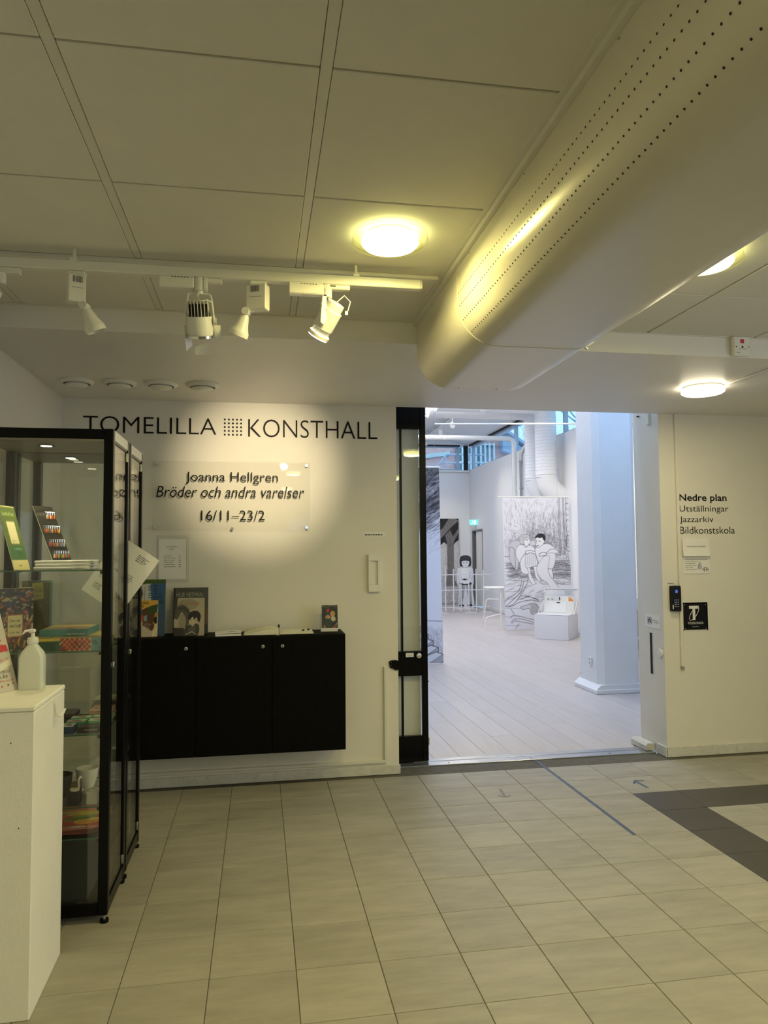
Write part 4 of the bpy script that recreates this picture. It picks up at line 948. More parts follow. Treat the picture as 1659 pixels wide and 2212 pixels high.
# ============================================================ GLASS SHOWCASES
def showcase(y0, y1, label, cat='display cabinet'):
    t = thing('glass_showcase', label, cat, (-.86, (y0+y1)/2, 0), 'black framed glass showcases')
    X0_, X1_ = -1.125, -.600; B_ = M['black']; pw = .038
    for x in (X0_, X1_-pw):
        for y in (y0, y1-pw): MB().box(x, x+pw, y, y+pw, .030, 1.995, B_, bev=.004).obj('post', t)
    for y in (y0, y1-pw):
        MB().box(X0_+pw, X1_-pw, y+.002, y+pw-.002, 1.952, 1.993, B_, bev=.003).obj('top_rail', t)
        MB().box(X0_+pw, X1_-pw, y+.002, y+pw-.002, .030, .075, B_, bev=.003).obj('bottom_rail', t)
    MB().box(X0_, X0_+pw-.002, y0+pw, y1-pw, 1.952, 1.993, B_).obj('top_rail', t)
    MB().box(X1_-.012, X1_-.001, y0+pw, y1-pw, 1.950, 1.994, M['white'], bev=.002).obj('door_header', t, label='door header strip, pale for the wall it reflects')  # pale colour stands in for the wall reflected along the rail
    MB().box(X1_-.024, X1_-.002, y0+pw, y1-pw, .030, .085, B_, bev=.003).obj('bottom_rail', t)
    MB().box(X0_+.004, X1_-.014, y0+.004, y1-.004, 1.940, 1.951, M['grey2']).obj('ceiling_board', t)
    MB().box(X0_+pw, X1_-pw-.004, y0+pw, y1-pw, .076, .325, M['grey3']).obj('base_box', t)
    MB().box(X0_+pw, X1_-pw, y0+.010, y0+.015, .076, 1.939, M['glass']).obj('pane', t)
    MB().box(X0_+pw, X1_-pw, y1-.015, y1-.010, .076, 1.939, M['glass']).obj('pane', t)
    MB().box(X0_+.010, X0_+.015, y0+pw, y1-pw, .076, 1.939, M['glass']).obj('pane', t)
    dr = MB().box(X1_-.012, X1_-.007, y0+.030, y1-.030, .088, 1.944, M['glass']).obj('glass_door', t)
    MB().box(X1_-.014, X1_-.004, y1-.0455, y1-.0295, .088, 1.944, B_).obj('door_edge', dr); MB().box(X1_-.0065, X1_-.003, y0+.030, y1-.046, 1.9405, 1.949, B_).obj('door_edge', dr)
    MB().box(X1_-.006, X1_+.002, y1-.060, y1-.048, 1.895, 1.935, M['chrome'], bev=.001).obj('hinge', dr); MB().box(X1_-.006, X1_+.002, y1-.060, y1-.048, .10, .14, M['chrome'], bev=.001).obj('hinge', dr)
    MB().lathe([(.012, 0), (.012, .008), (.008, .012), (0, .012)], (X1_-.004, y0+.045, 1.018), (1, 0, 0), M['chrome'], 20).obj('lock', dr)
    for z in (1.412, 1.081, .745, .457, .333):
        s_ = MB().box(X0_+.018, X1_-.030, y0+.019, y1-.019, z-.006, z-.0002, M['shelfglass']).obj('shelf', t)
        MB().box(X0_+.019, X1_-.031, y0+.0170, y0+.0188, z-.0060, z-.0004, M['glassedge']).obj('shelf_edge', s_)
        b = MB()
        for x in (X0_+pw+.004, X1_-pw-.012):
            for y in (y0+.018, y1-.026): b.box(x, x+.010, y, y+.008, z-.018, z-.0062, B_)
        b.obj('shelf_pin', s_)
    for x in (X0_+.014, X1_-.014):
        for y in (y0+.014, y1-.014): MB().cyl((x, y, .0005), (x, y, .012), .017, M['black'], 16).cyl((x, y, .0122), (x, y, .030), .006, M['grey'], 10).obj('foot', t)
    c = MB().lathe([(.030, -.0005), (.034, -.003), (.026, -.004), (.024, -.002)], (-.898, (y0+y1)/2+(-.054 if y0 < 3.2 else -.05), 1.940), (0, 0, 1), M['black'], 28).obj('downlight_ring', t)
    MB().lathe([(0, -.004), (.022, -.004), (.022, -.001)], (-.898, (y0+y1)/2+(-.054 if y0 < 3.2 else -.05), 1.940), (0, 0, 1), M['lampD'], 24).obj('downlight_lens', c)
    light('SPOT', 'showcase_beam', (-.898, (y0+y1)/2-.05, 1.93), 10.0, (1, .86, .55), spot_size=math.radians(120), spot_blend=.8, shadow_soft_size=.02)
    return t
M['grey2'] = mat('cabinet_ceiling_laminate', (.22, .20, .16), .4, var=.03)
M['grey3'] = mat('cabinet_base_laminate', (.03, .03, .028), .35, var=.05)
M['lampD'] = mat('downlight_lens', (.9, .9, .8), .4, emis=(1, .92, .65), estr=14, var=.01)
M['mag'] = mat('magazine_paper', (.72, .71, .66), .5, var=.03)
showcase(3.130, 3.508, 'nearer black framed glass showcase, its shelves full of books and gifts')
showcase(3.528, 3.905, 'farther black framed glass showcase, partly hidden behind the nearer one')
MB().tube(smooth([(-1.090, 3.45, 1.938), (-1.095, 3.455, 1.90), (-1.092, 3.46, 1.8), (-1.098, 3.462, 1.6), (-1.094, 3.46, 1.45), (-1.099, 3.462, 1.42)]), .0035, M['black'], 8).obj('lamp_cable', None, label='black lamp cable hanging down inside the back corner of the nearer showcase', category='cable')
# tilted sheet between the cases
t = thing('tilted_leaflet', 'white laminated sheet tilted on its corner, clamped between the two showcases', 'leaflet', (-.64, 3.518, 1.38))
A4 = [Vector((-.806, 3.518, 1.315)), Vector((-.637, 3.518, 1.195)), Vector((-.462, 3.518, 1.443)), Vector((-.637, 3.518, 1.562))]
MB().add([p+Vector((0, d_, 0)) for d_ in (-.0008, .0008) for p in A4], [(0, 1, 2, 3), (7, 6, 5, 4), (0, 4, 5, 1), (1, 5, 6, 2), (2, 6, 7, 3), (3, 7, 4, 0)], M['paper']).obj('sheet', t)
eu = (A4[1]-A4[0]).normalized(); ev = (A4[3]-A4[0]).normalized(); b = MB()
frl = (tuple(eu), tuple(ev), (0, -1, 0)); oo = Vector((0, -.0009, 0))
for a, c, n_, w_ in ((.03, .06, 3, .05), (.10, .05, 4, .07), (.03, .12, 4, .12), (.10, .17, 5, .08), (.03, .22, 4, .07), (.12, .27, 4, .06)): lines(b, A4[0]+eu*a+ev*c+oo, w_, n_, .009, .0025, frl, seed=int(a*999+c*99))
b.obj('print', t)
# shelf contents ----------------------------------------------------------
def leaner(name, cv, base, along, up, label, cat, th=.003, page='paper', mt='prt'):
    """display card facing the aisle (+x): bottom edge runs along y from base, leaning back"""
    t = thing(name, label, cat, base)
    o = Vector(base); U = Vector(along); V = Vector(up); N_ = U.cross(V).normalized(); N_ = N_ if N_.x > 0 else -N_
    vs = [o+U*a+V*b_-N_*c for a in (0, 1) for b_ in (0, 1) for c in (.0004, th)]
    MB().add(vs, [(0, 1, 3, 2), (4, 6, 7, 5), (0, 4, 5, 1), (2, 3, 7, 6), (0, 2, 6, 4), (1, 5, 7, 3)], M[page]).obj('card', t)
    picture('front_print', cv, o, U, V, t, M[mt]); return t, o, U, V, N_
cv = Cv(48, 70, 100, 145, (92, 112, 54)); cv.ell(50, 118, 42, 10, (62, 108, 66)).poly([(4, 90), (96, 90), (96, 118), (4, 118)], (62, 108, 66)).poly([(0, 122), (100, 122), (100, 145), (0, 145)], (226, 216, 150)).poly([(0, 0), (100, 0), (100, 3), (0, 3)], (214, 206, 150)).poly([(26, 36), (76, 36), (76, 86), (26, 86)], (226, 220, 170)).txt('Swisha till oss', 14, 14, 70, 9, (200, 214, 150)).txt('123 111', 34, 78, 30, 5, (90, 110, 60)).txt('Tack för bidraget', 26, 95, 52, 6, (200, 226, 180)).ell(60, 108, 6, 6, (40, 80, 70)).txt('konst', 34, 130, 22, 7, (110, 100, 60))
fly, *_ = leaner('green_flyer', cv, (-.990, 3.185, 1.4125), (.022, .130, 0), (-.075, .012, .268), 'green flyer in a clear stand on the top shelf of the nearer showcase', 'flyer')
cv = Cv(40, 60, 100, 170, (42, 40, 36)); r_ = random.Random(4)
for row, y in enumerate((20, 62, 104, 142)):
    for k in range(9):
        x = 14+9*k; cv.line([(x, y-6), (x, y+4)], 3, (24, 22, 20)).line([(x, y+4), (x+1, y+11)], 1.5, (190, 186, 170))
kb_, o, U, V, N_ = leaner('keyring_board', cv, (-.866, 3.270, 1.4515), (.052, .095, 0), (-.100, .054, .235), 'dark slanted board with rows of colourful key rings on the top shelf', 'key ring board', mt='prt')
cols = [(.6, .08, .05), (.75, .45, .05), (.15, .35, .1), (.75, .7, .5), (.7, .2, .05), (.2, .3, .4), (.8, .6, .1), (.6, .1, .2)]
cm = [mat('key_ring_tag', c, .35, var=.05) for c in cols]
kr = 0
for row, vv in enumerate((.82, .56, .31, .10)):
    for k in range(9):
        if row == 0 and k < 4: continue
        p_ = o+U*(.10+.095*k)+V*vv+N_*.010; m_ = cm[r_.randrange(8)]
        g = MB().lathe([(0, 0), (.0025, .003), (.0035, .010), (.003, .018), (0, .021)], p_, (r_.uniform(-.1, .1), r_.uniform(-.15, .15), -1), m_, 8)
        g.tube([p_+Vector((-.008, 0, .012)), p_+Vector((0, 0, .010)), p_], .0012, M['chrome'], 5)
        g.obj('key_ring', kb_, smooth=True)
for k in range(3):
    z = 1.4125+k*.0128; x0 = -.915+.004*(k % 2)
    t = thing('magazine', ('lowest', 'middle', 'topmost')[k]+' white magazine of the stack of three on the top showcase shelf', 'magazine', (x0, 3.3, z), 'stack of white magazines')
    MB().box(x0, x0+.205, 3.170+.006*k, 3.42, z, z+.0120, M['mag'], bev=.003).obj('pages', t)
    MB().box(x0+.150, x0+.222, 3.166+.006*k, 3.30, z+.0003, z+.0117, M['paper'], bev=.002).obj('wrap_label', t)
    text(MB(), 'ALLMANSKLIV 21', (x0+.157, 3.1655+.006*k, z+.0035), .045, .005, FR, rise=.0003).obj('print', t)
# second shelf: puzzle boxes
def painty(seed, base, accents, W=60, Hh=80, n=520):
    cv = Cv(W, Hh, 100, 133, base); r = random.Random(seed)
    for _ in range(n):
        x, y = r.uniform(0, 100), r.uniform(0, 133); a = r.uniform(-.6, .6)+PI/2*(y > 50); l = r.uniform(4, 16)
        c = r.choice(accents[0 if y < 55 else 1]); cv.curve([(x, y), (x+l*.5*math.cos(a)+r.uniform(-2, 2), y+l*.5*math.sin(a)), (x+l*math.cos(a), y+l*math.sin(a))], r.uniform(1.5, 4.5), c, .9)
    return cv
cv = painty(3, (60, 56, 60), ([(34, 44, 84), (50, 62, 110), (20, 24, 44), (170, 160, 120), (196, 96, 40), (28, 30, 40)], [(190, 140, 50), (160, 70, 36), (200, 184, 140), (60, 50, 70), (110, 40, 30), (30, 28, 26)]))
cv.poly([(40, 56), (76, 56), (76, 104), (40, 104)], (170, 80, 40)).poly([(42, 58), (74, 58), (74, 102), (42, 102)], (216, 204, 150)).txt('Dans vid', 46, 66, 22, 6, (50, 46, 60)).txt('van Gogh', 45, 76, 27, 9, (40, 40, 60)).txt('1000 bitar', 46, 92, 24, 4, (90, 60, 40))
def box_up(name, cv, x, y0, y1, z, h, th, label, side):
    t = thing(name, label, 'puzzle box', (x, y0, z), 'puzzle boxes in the showcase')
    a_, c_ = Vector((x, y0, z+.0002)), Vector((y1[0], y1[1], z+.0002)); U_ = c_-a_; n_ = Vector((-U_.y, U_.x, 0)).normalized()
    MB().prism([(0, 0), (1, 0), (1, 1), (0, 1)], a_+n_*.0004, U_, (0, 0, h), n_, th, M[side]).obj('box_body', t)
    picture('front_print', cv, a_, U_, (0, 0, h), t, M['prtg']); return t
M['pyel'] = mat('yellow_green_card', (.55, .52, .18), .5, var=.1); M['teal'] = mat('teal_card', (.06, .24, .25), .4, var=.1); M['pgreen'] = mat('green_card', (.04, .16, .09), .4, var=.2)
box_up('puzzle_box', cv, -1.075, 3.165, (-.937, 3.262), 1.0812, .255, .035, 'upright blue and orange painted puzzle box at the left of the second shelf', 'pyel')
cv = painty(8, (66, 58, 44), ([(90, 80, 40), (50, 44, 34), (60, 80, 70), (110, 96, 60)], [(60, 50, 40), (100, 80, 60), (50, 66, 90), (40, 34, 28)]))
cv.poly([(36, 6), (74, 4), (78, 40), (40, 44)], (186, 172, 90)).txt('Stora', 46, 12, 20, 5, (60, 60, 40)).txt('KONSTEN', 42, 19, 30, 8, (40, 44, 30)).txt('500 bitar', 44, 32, 24, 4, (60, 60, 40))
# this one stands in the farther case facing the camera
t = thing('puzzle_box', 'upright dark painted puzzle box standing in the farther showcase behind the blue one', 'puzzle box', (-1.03, 3.6, 1.08), 'puzzle boxes in the showcase')
MB().box(-1.075, -.955, 3.570, 3.61, 1.0812, 1.355, M['teal']).obj('box_body', t); picture('front_print', cv, (-1.075, 3.5694, 1.0812), (.12, 0, 0), (0, 0, .2735), t, M['prtg'])
t = thing('game_box', 'large flat game box with red and cream diamond pattern on the second showcase shelf', 'game box', (-.78, 3.25, 1.08), 'flat game boxes in the showcase')
MB().box(-.925, -.645, 3.160, 3.420, 1.0812, 1.133, M['pyel'], bev=.001).obj('box_body', t)
cv = Cv(110, 22, 280, 52, (26, 84, 58)); cv.poly([(0, 0), (130, 0), (120, 12), (0, 14)], (206, 178, 40)).poly([(0, 4), (100, 4), (96, 9), (0, 10)], (226, 200, 90))
for k in range(5): cv.line([(30+14*k, 52), (60+12*k, 12)], 1.6, (16, 34, 24)).line([(60+10*k, 52), (40+14*k, 14)], 1.4, (16, 34, 24))
cv.poly([(118, 24), (138, 2), (240, 0), (240, 52), (150, 52)], (214, 196, 150))
for i in range(12):
    for j in range(5):
        if (i+j) % 2 == 0:
            cx, cy = 130+9.5*i, 6+10*j
            if 122 < cx < 238: cv.poly([(cx, cy-9), (cx+8, cy), (cx, cy+9), (cx-8, cy)], (176, 64, 52))
cv.curve([(165, 20), (176, 40), (184, 14), (196, 40), (206, 18), (216, 34)], 2.4, (60, 40, 44)).poly([(240, 0), (280, 0), (280, 52), (240, 52)], (120, 170, 178)).line([(248, 12), (252, 26)], 3, (140, 40, 40)).line([(258, 12), (262, 26)], 3, (60, 30, 30))
picture('side_print', cv, (-.925, 3.1594, 1.0812), (.28, 0, 0), (0, 0, .0518), t, M['prtg'])
cv = Cv(90, 40, 280, 260, (216, 196, 110)); r_ = random.Random(9)
for _ in range(90): x, y = r_.uniform(0, 280), r_.uniform(0, 260); cv.line([(x, y), (x+r_.uniform(-50, 50), y+r_.uniform(-12, 12))], r_.uniform(3, 10), r_.choice([(180, 90, 60), (220, 180, 50), (230, 224, 200), (120, 150, 140), (90, 70, 50)]))
picture('top_print', cv, (-.925, 3.160, 1.1334), (.28, 0, 0), (0, .26, 0), t, M['prtg'])
t = thing('game_box', 'smaller teal game box lying on top of the diamond patterned one', 'game box', (-.80, 3.3, 1.135), 'flat game boxes in the showcase')
MB().box(-.905, -.715, 3.235, 3.455, 1.1340, 1.161, M['teal'], bev=.001).obj('box_body', t)
picture('top_print', Cv(60, 30, 280, 260, (210, 180, 120)).line([(0, 60), (280, 90)], 30, (226, 200, 60)).line([(20, 200), (280, 180)], 26, (120, 150, 130)).line([(60, 130), (240, 140)], 20, (200, 110, 70)), (-.903, 3.236, 1.1614), (.186, 0, 0), (0, .217, 0), t, M['prtg'])
text(MB(), 'ABSURDITALIS', (-.80, 3.2346, 1.139), .075, .007, FR, M['cream'], rise=.0003).obj('print', t)
# third shelf
def card_box(x0, x1, y0, y1, z0, z1, m, label, acc=None, nm='card_game', grp='small boxes on the third shelf', txt_=None):
    t = thing(nm, label, 'card game', ((x0+x1)/2, (y0+y1)/2, z0), grp)
    MB().box(x0, x1, y0, y1, z0, z1, M[m], bev=.001).obj('box_body', t)
    if acc: cv = Cv(30, 22, 100, 74, (206, 214, 196)); cv.ell(50, 38, 26, 12, acc).ell(64, 50, 16, 8, (120, 40, 36)).line([(8, 8), (60, 12)], 5, (90, 110, 90)); picture('top_print', cv, (x0+.002, y0+.002, z1+.0004), (x1-x0-.004, 0, 0), (0, y1-y0-.004, 0), t, M['prtg'])
    if txt_: text(MB(), txt_, (x0+.03, y0-.0004, (z0+z1)/2-.002), .05, .006, FR, M['cream'], rise=.0003).obj('print', t)
    return t
M['lgreen'] = mat('light_green_card', (.10, .38, .18), .4, var=.05); M['dbrown'] = mat('dark_brown_card', (.05, .04, .035), .4, var=.1); M['navy'] = mat('navy_card', (.04, .06, .14), .4, var=.2)
card_box(-.735, -.640, 3.165, 3.235, .7452, .770, 'dbrown', 'flat dark brown box with small gold print at the front of the third shelf', txt_='MUSEUM MEMO')
card_box(-.800, -.748, 3.160, 3.235, .7452, .775, 'navy', 'navy blue box beside the plinth at the front of the third shelf', (70, 90, 130))
card_box(-.800, -.722, 3.245, 3.300, .7452, .775, 'lgreen', 'left bright green card game on the third shelf', (170, 70, 60))
card_box(-.795, -.715, 3.305, 3.355, .7452, .778, 'lgreen', 'white topped green card game behind the left bright green one', (150, 60, 60))
card_box(-.712, -.640, 3.245, 3.300, .7452, .776, 'lgreen', 'right green card game on the third shelf near the glass door', (190, 120, 60))
card_box(-.705, -.632, 3.305, 3.355, .7452, .780, 'lgreen', 'green topped card game behind the right green one, touching the post', (120, 170, 90))
def cloths(x0, x1, y0, y1, z, n, m, label, th=.010, nm='folded_cloth'):
    r = random.Random(int(x0*1000)+n)
    for k in range(n):
        t = thing(nm, label(k) if callable(label) else label, 'cloth', ((x0+x1)/2, (y0+y1)/2, z), 'folded cloths in the showcases')
        dx = r.uniform(-.004, .004); zz = z+k*(th+.0006)
        MB().box(x0+dx, x1+dx, y0, y1, zz, zz+th, M[m if isinstance(m, str) else m[k % len(m)]], bev=.004).obj('fold', t)
cloths(-.735, -.640, 3.365, 3.475, .7452, 5, ('fabricB', 'fabricB', 'fabricB', 'fabricA', 'fabricA'), lambda k: ('lowest', 'second', 'middle', 'fourth', 'top')[k]+' patterned cloth in the folded pile on the third shelf')
cloths(-.86, -.79, 3.365, 3.475, .7452, 2, 'dbrown', lambda k: ('lower', 'upper')[k]+' dark cloth at the left back of the third shelf', .02)
cloths(-.770, -.625, 3.60, 3.72, .7452, 5, ('dbrown', 'dbrown', 'tan', 'tan', 'tan'), lambda k: ('lowest dark', 'second dark', 'lowest tan', 'middle tan', 'top tan')[k]+' cloth of the pile in the farther showcase')
# mugs, candle holders, plates
def mug(x, y, z, r0, r1, h, label, m='ceramic', hand=-1, ang=-PI/2):
    t = thing('mug', label, 'mug', (x, y, z), 'mugs in the showcase')
    MB().lathe([(r0*.9, 0), (r0, .004), (r0*1.1, h*.25), (r1*.93, h*.65), (r1, h), (r1-.003, h), (r1*.90, h*.65), (r0*1.03, h*.25), (r0*.9, .008), (0, .007)], (x, y, z+.0003), (0, 0, 1), M[m], 36).obj('bowl', t, smooth=True)
    c, s_ = math.cos(ang), math.sin(ang)
    pts = [(r1*.94, h*.70), (r1*1.15, h*.78), (r1*1.40, h*.66), (r1*1.38, h*.42), (r1*1.15, h*.20), (r0*1.12, h*.22)]
    MB().tube(smooth([(x+c*a, y+s_*a, z+b_) for a, b_ in pts]), .0045, M[m], 8).obj('handle', t, smooth=True)
mug(-.728, 3.33, .457, .026, .046, .105, 'tall tapered beige mug on the fourth shelf with its handle to the front', ang=-1.9)
mug(-.665, 3.72, .457, .026, .040, .085, 'pale mug in the farther showcase behind the door post', ang=-1.2)
mug(-.83, 3.30, .457, .035, .050, .09, 'dark mug half hidden behind the white plinth', m='dceramic', ang=PI)
t = thing('bowl', 'shallow beige bowl behind the tapered mug on the fourth shelf', 'bowl', (-.82, 3.42, .457)); MB().lathe([(.03, 0), (.05, .015), (.07, .045), (.068, .046), (.047, .018), (0, .006)], (-.80, 3.41, .4573), (0, 0, 1), M['ceramic'], 40).obj('bowl_body', t, smooth=True)
def candle(x, y, label, m):
    t = thing('candle_holder', label, 'candle holder', (x, y, .457), 'square candle holders in the showcase')
    MB().box(x-.024, x+.024, y-.024, y+.024, .4573, .512, M[m], bev=.004).obj('block', t)
    MB().cyl((x, y, .5122), (x, y, .518), .019, M['wax'], 24).cyl((x, y, .5182), (x+.001, y, .527), .0008, M['ink'], 6).obj('tealight', t)
candle(-.745, 3.190, 'dark square candle holder with white tealight on the fourth shelf', 'dceramic')
candle(-.672, 3.185, 'beige square candle holder with white tealight on the fourth shelf', 'ceramic')
for k in range(4):
    t = thing('serving_plate', ('lowest', 'second', 'third', 'topmost')[k]+' long oval plate in the stack by the door of the farther showcase', 'plate', (-.72, 3.7, .457), 'stack of oval plates')
    pr = [(math.cos(a*PI/12)*.085, math.sin(a*PI/12)*.135) for a in range(24)]
    MB().prism(pr, (-.715+.002*k, 3.70, .4575+.0075*k), (1, 0, 0), (0, 1, 0), (0, 0, 1), .0045, M['ceramic']).obj('plate_body', t)
for k in range(4):
    z = .3335+k*.0052; top_ = k == 3
    t = thing('tray', ('lowest tray of the stack on the bottom shelf', 'second tray from the bottom of the stack', 'third tray of the stack, under the painted red one', 'red, pink and yellow painted oblong tray on top of the tray stack')[k], 'tray', (-.76, 3.3, z), 'stack of trays')
    cx, cy, hx, hy, r_ = -.765, 3.31, .128, .145, .05
    pr = []
    for q, (sx, sy) in enumerate(((1, 1), (-1, 1), (-1, -1), (1, -1))):
        for a in range(6): th_ = q*PI/2+a*PI/10; pr.append((cx+sx*(hx-r_)+r_*math.cos(th_), cy+sy*(hy-r_)+r_*math.sin(th_)))
    n = len(pr); inn = [(cx+(x-cx)*.86, cy+(y-cy)*.86) for x, y in pr]
    vs = [(x, y, z+.014) for x, y in pr]+[(x, y, z+.0010) for x, y in inn]+[(x, y, z-.0002) for x, y in inn]+[(x, y, z+.0125) for x, y in pr]
    fs = [(i, (i+1) % n, n+(i+1) % n, n+i) for i in range(n)]+[(2*n+i, 2*n+(i+1) % n, 3*n+(i+1) % n, 3*n+i) for i in range(n)]+[(i, (i+1) % n, 3*n+(i+1) % n, 3*n+i) for i in range(n)]+[tuple(range(n, 2*n)), tuple(range(2*n, 3*n))[::-1]]
    MB().add(vs, fs, M['traypink']if 'traypink' in M else M.setdefault('traypink', mat('tray_rim', (.50, .16, .12), .3, var=.3, vscale=25))).obj('tray_body', t, smooth=True)
    if top_:
        cv = Cv(60, 64, 100, 110, (186, 54, 50)); cv.poly([(0, 0), (100, 0), (100, 26), (0, 30)], (206, 186, 90)).poly([(0, 16), (26, 10), (20, 60), (0, 80)], (206, 110, 110)).shape([(30, 40), (60, 28), (84, 30), (80, 46), (50, 56), (30, 60)], (120, 150, 70)).shape([(50, 56), (90, 44), (96, 70), (60, 80)], (222, 196, 80)).shape([(20, 92), (60, 84), (100, 90), (90, 110), (20, 110)], (200, 130, 120)).ell(62, 92, 16, 4, (226, 220, 200))
        for k2 in range(9): cv.curve([(30+5*k2, 50-k2), (34+5*k2, 42), (32+5*k2, 58)], 1.6, (36, 40, 30))
        for k2 in range(6): cv.line([(52, 62+3*k2), (96, 58+3.4*k2)], 1.3, (200, 70, 40))
        picture('painted_print', cv, (cx-hx*.80, cy-hy*.80, z+.0016), (hx*1.6, 0, 0), (0, hy*1.6, 0), t, M['prtg'])

# ============================================================ PLINTH AND WHAT STANDS ON IT
t = thing('display_plinth', 'tall white painted box plinth at the left edge in front of the showcases', 'plinth', (-.92, 2.73, 0))
R = Matrix.Translation((-.719, 2.538, 0)) @ Matrix.Rotation(.018, 4, 'Z')
MB().box(-.40, 0, 0, .392, .0, .966, M['plinth'], X=R, bev=.003).obj('box_body', t)
MB().box(-.402, .002, -.002, .394, .9675, .985, M['plinth'], X=R, bev=.004).obj('top_board', t)
b = MB()
for x, z in ((-.04, .87), (-.012, .60)): b.cyl(R @ Vector((x-.03, -.0004, z)), R @ Vector((x-.03, .001, z)), .0022, M['dark'], 8)
b.obj('nail_hole', t)
hk = thing('wall_hook', 'white metal J hook on the right side of the white plinth', 'hook', (-.72, 2.78, .92))
MB().box(.0006, .0036, .232, .242, .860, .955, M['white'], X=R, bev=.001).obj('back_strip', hk)
MB().tube([R @ Vector(p) for p in ((.006, .237, .945), (.008, .237, .92), (.010, .240, .905), (.018, .252, .897), (.026, .268, .905), (.030, .276, .918))], .0038, M['white'], 8).obj('hook_arm', hk, smooth=True)
# sanitizer bottle
t = thing('sanitizer_bottle', 'translucent hand sanitizer bottle with white pump on the plinth', 'bottle', (-.822, 2.86, .985))
def rrect(cx, cy, hx, hy, r, z, n=5):
    o = []
    for q, (sx, sy) in enumerate(((1, 1), (-1, 1), (-1, -1), (1, -1))):
        for a in range(n+1): th_ = q*PI/2+a*PI/(2*n); o.append((cx+sx*(hx-r)+r*math.cos(th_), cy+sy*(hy-r)+r*math.sin(th_), z))
    return o
def loft(rings, m, nm, par, capb=True):
    n = len(rings[0]); vs = [p for r in rings for p in r]; fs = [(i*n+k, i*n+(k+1) % n, (i+1)*n+(k+1) % n, (i+1)*n+k) for i in range(len(rings)-1) for k in range(n)]
    fs += [tuple(range(n))[::-1], tuple(range((len(rings)-1)*n, len(rings)*n))]
    return MB().add(vs, fs, M[m]).obj(nm, par, smooth=True)
bx_, by_ = -.822, 2.862
loft([rrect(bx_, by_, .040, .026, .010, .9855), rrect(bx_, by_, .042, .028, .010, .990), rrect(bx_, by_, .042, .028, .010, 1.098), rrect(bx_, by_, .036, .026, .012, 1.118), rrect(bx_, by_, .020, .018, .014, 1.142), rrect(bx_, by_, .0165, .0165, .0164, 1.148), rrect(bx_, by_, .0165, .0165, .0164, 1.152)], 'bottle', 'bottle_body', t)
loft([rrect(bx_, by_, .039, .025, .009, .9885), rrect(bx_, by_, .039, .025, .009, 1.028)], 'liquid', 'liquid', t)
MB().lathe([(.019, 0), (.020, .002), (.020, .012), (.018, .013), (.018, .020), (.010, .022), (.007, .024), (.007, .038), (0, .038)], (bx_, by_, 1.1505), (0, 0, 1), M['white'], 28).obj('pump_collar', t, smooth=True)
MB().box(bx_-.013, bx_+.010, by_-.010, by_+.006, 1.189, 1.203, M['white'], bev=.004).tube([(bx_-.010, by_-.002, 1.198), (bx_-.024, by_-.012, 1.196), (bx_-.030, by_-.016, 1.186)], [.005, .004, .003], M['white'], 8).obj('pump_head', t)
# leaning leaflet on the plinth
t = thing('leaflet_display', 'white leaflet with red print leaning at the left end of the plinth top', 'leaflet', (-.90, 2.80, .986))
o = Vector((-.866, 2.855, .9865)); U = Vector((-.54, -.84, 0)).normalized()*.210; V = Vector((-.087, .05, .285)); cvu = U*-1
cv = Cv(70, 98, 100, 140, (206, 200, 186)); cv.poly([(62, 40), (86, 40), (88, 56), (82, 56), (82, 60), (96, 62), (97, 72), (60, 76)], (206, 66, 72)).txt('I FOKUS', 60, 84, 34, 7, (196, 110, 104)).poly([(40, 104), (96, 86), (98, 96), (40, 116)], (236, 230, 214)).txt('stipendiater', 62, 104, 30, 5, (70, 66, 64)).txt('TVÅ ÅR', 56, 110, 30, 7, (50, 46, 46)).txt('i Sverige, bild och form', 50, 120, 44, 4, (190, 60, 56)).ell(70, 130, 1.6, 1.6, (170, 60, 50)).ell(82, 129, 1.6, 1.6, (40, 40, 40)).ell(92, 127, 1.6, 1.6, (180, 120, 110))
N_ = (-U).cross(V).normalized(); N_ = N_ if N_.x > 0 else -N_
P0 = o+U
vs = [P0-U*a+V*b_-N_*c for a in (0, 1) for b_ in (0, 1) for c in (.0004, .003)]
MB().add(vs, [(0, 1, 3, 2), (4, 6, 7, 5), (0, 4, 5, 1), (2, 3, 7, 6), (0, 2, 6, 4), (1, 5, 7, 3)], M['paper']).obj('card', t)
picture('front_print', cv, P0, -U, V, t, M['prt'])

# ============================================================ TAPE MARKS ON THE TILES
MB().box(1.908, 1.926, 3.566, 4.935, .0001, .0009, M['blue']).obj('floor_tape', None, label='long dark blue tape line on the floor tiles leading to the doorway', category='floor tape')
def strip(mb, a, c, w_, m):
    a, c = Vector(a), Vector(c); d_ = (c-a).normalized(); n_ = Vector((-d_.y, d_.x, 0))*w_/2
    return mb.add([a-n_, a+n_, c+n_, c-n_]+[p+Vector((0, 0, -.0007)) for p in (a-n_, a+n_, c+n_, c-n_)], [(0, 1, 2, 3), (0, 4, 5, 1), (1, 5, 6, 2), (2, 6, 7, 3), (3, 7, 4, 0)], m)
b = MB(); strip(b, (2.377, 4.243, .0009), (2.365, 4.385, .0009), .018, M['blue']); strip(b, (2.368, 4.384, .0011), (2.335, 4.335, .0011), .016, M['blue']); strip(b, (2.366, 4.386, .0011), (2.425, 4.375, .0011), .016, M['blue'])
b.obj('tape_arrow', None, label='dark blue tape arrow on the floor to the right of the tape line', category='floor tape')
M['oldtape'] = mat('worn_tape_residue', (.22, .205, .18), .6, var=.3, vscale=50)
b = MB(); strip(b, (1.455, 4.249, .0009), (1.472, 4.40, .0009), .016, M['oldtape']); strip(b, (1.455, 4.249, .0011), (1.425, 4.285, .0011), .014, M['oldtape']); strip(b, (1.457, 4.249, .0011), (1.495, 4.270, .0011), .014, M['oldtape'])
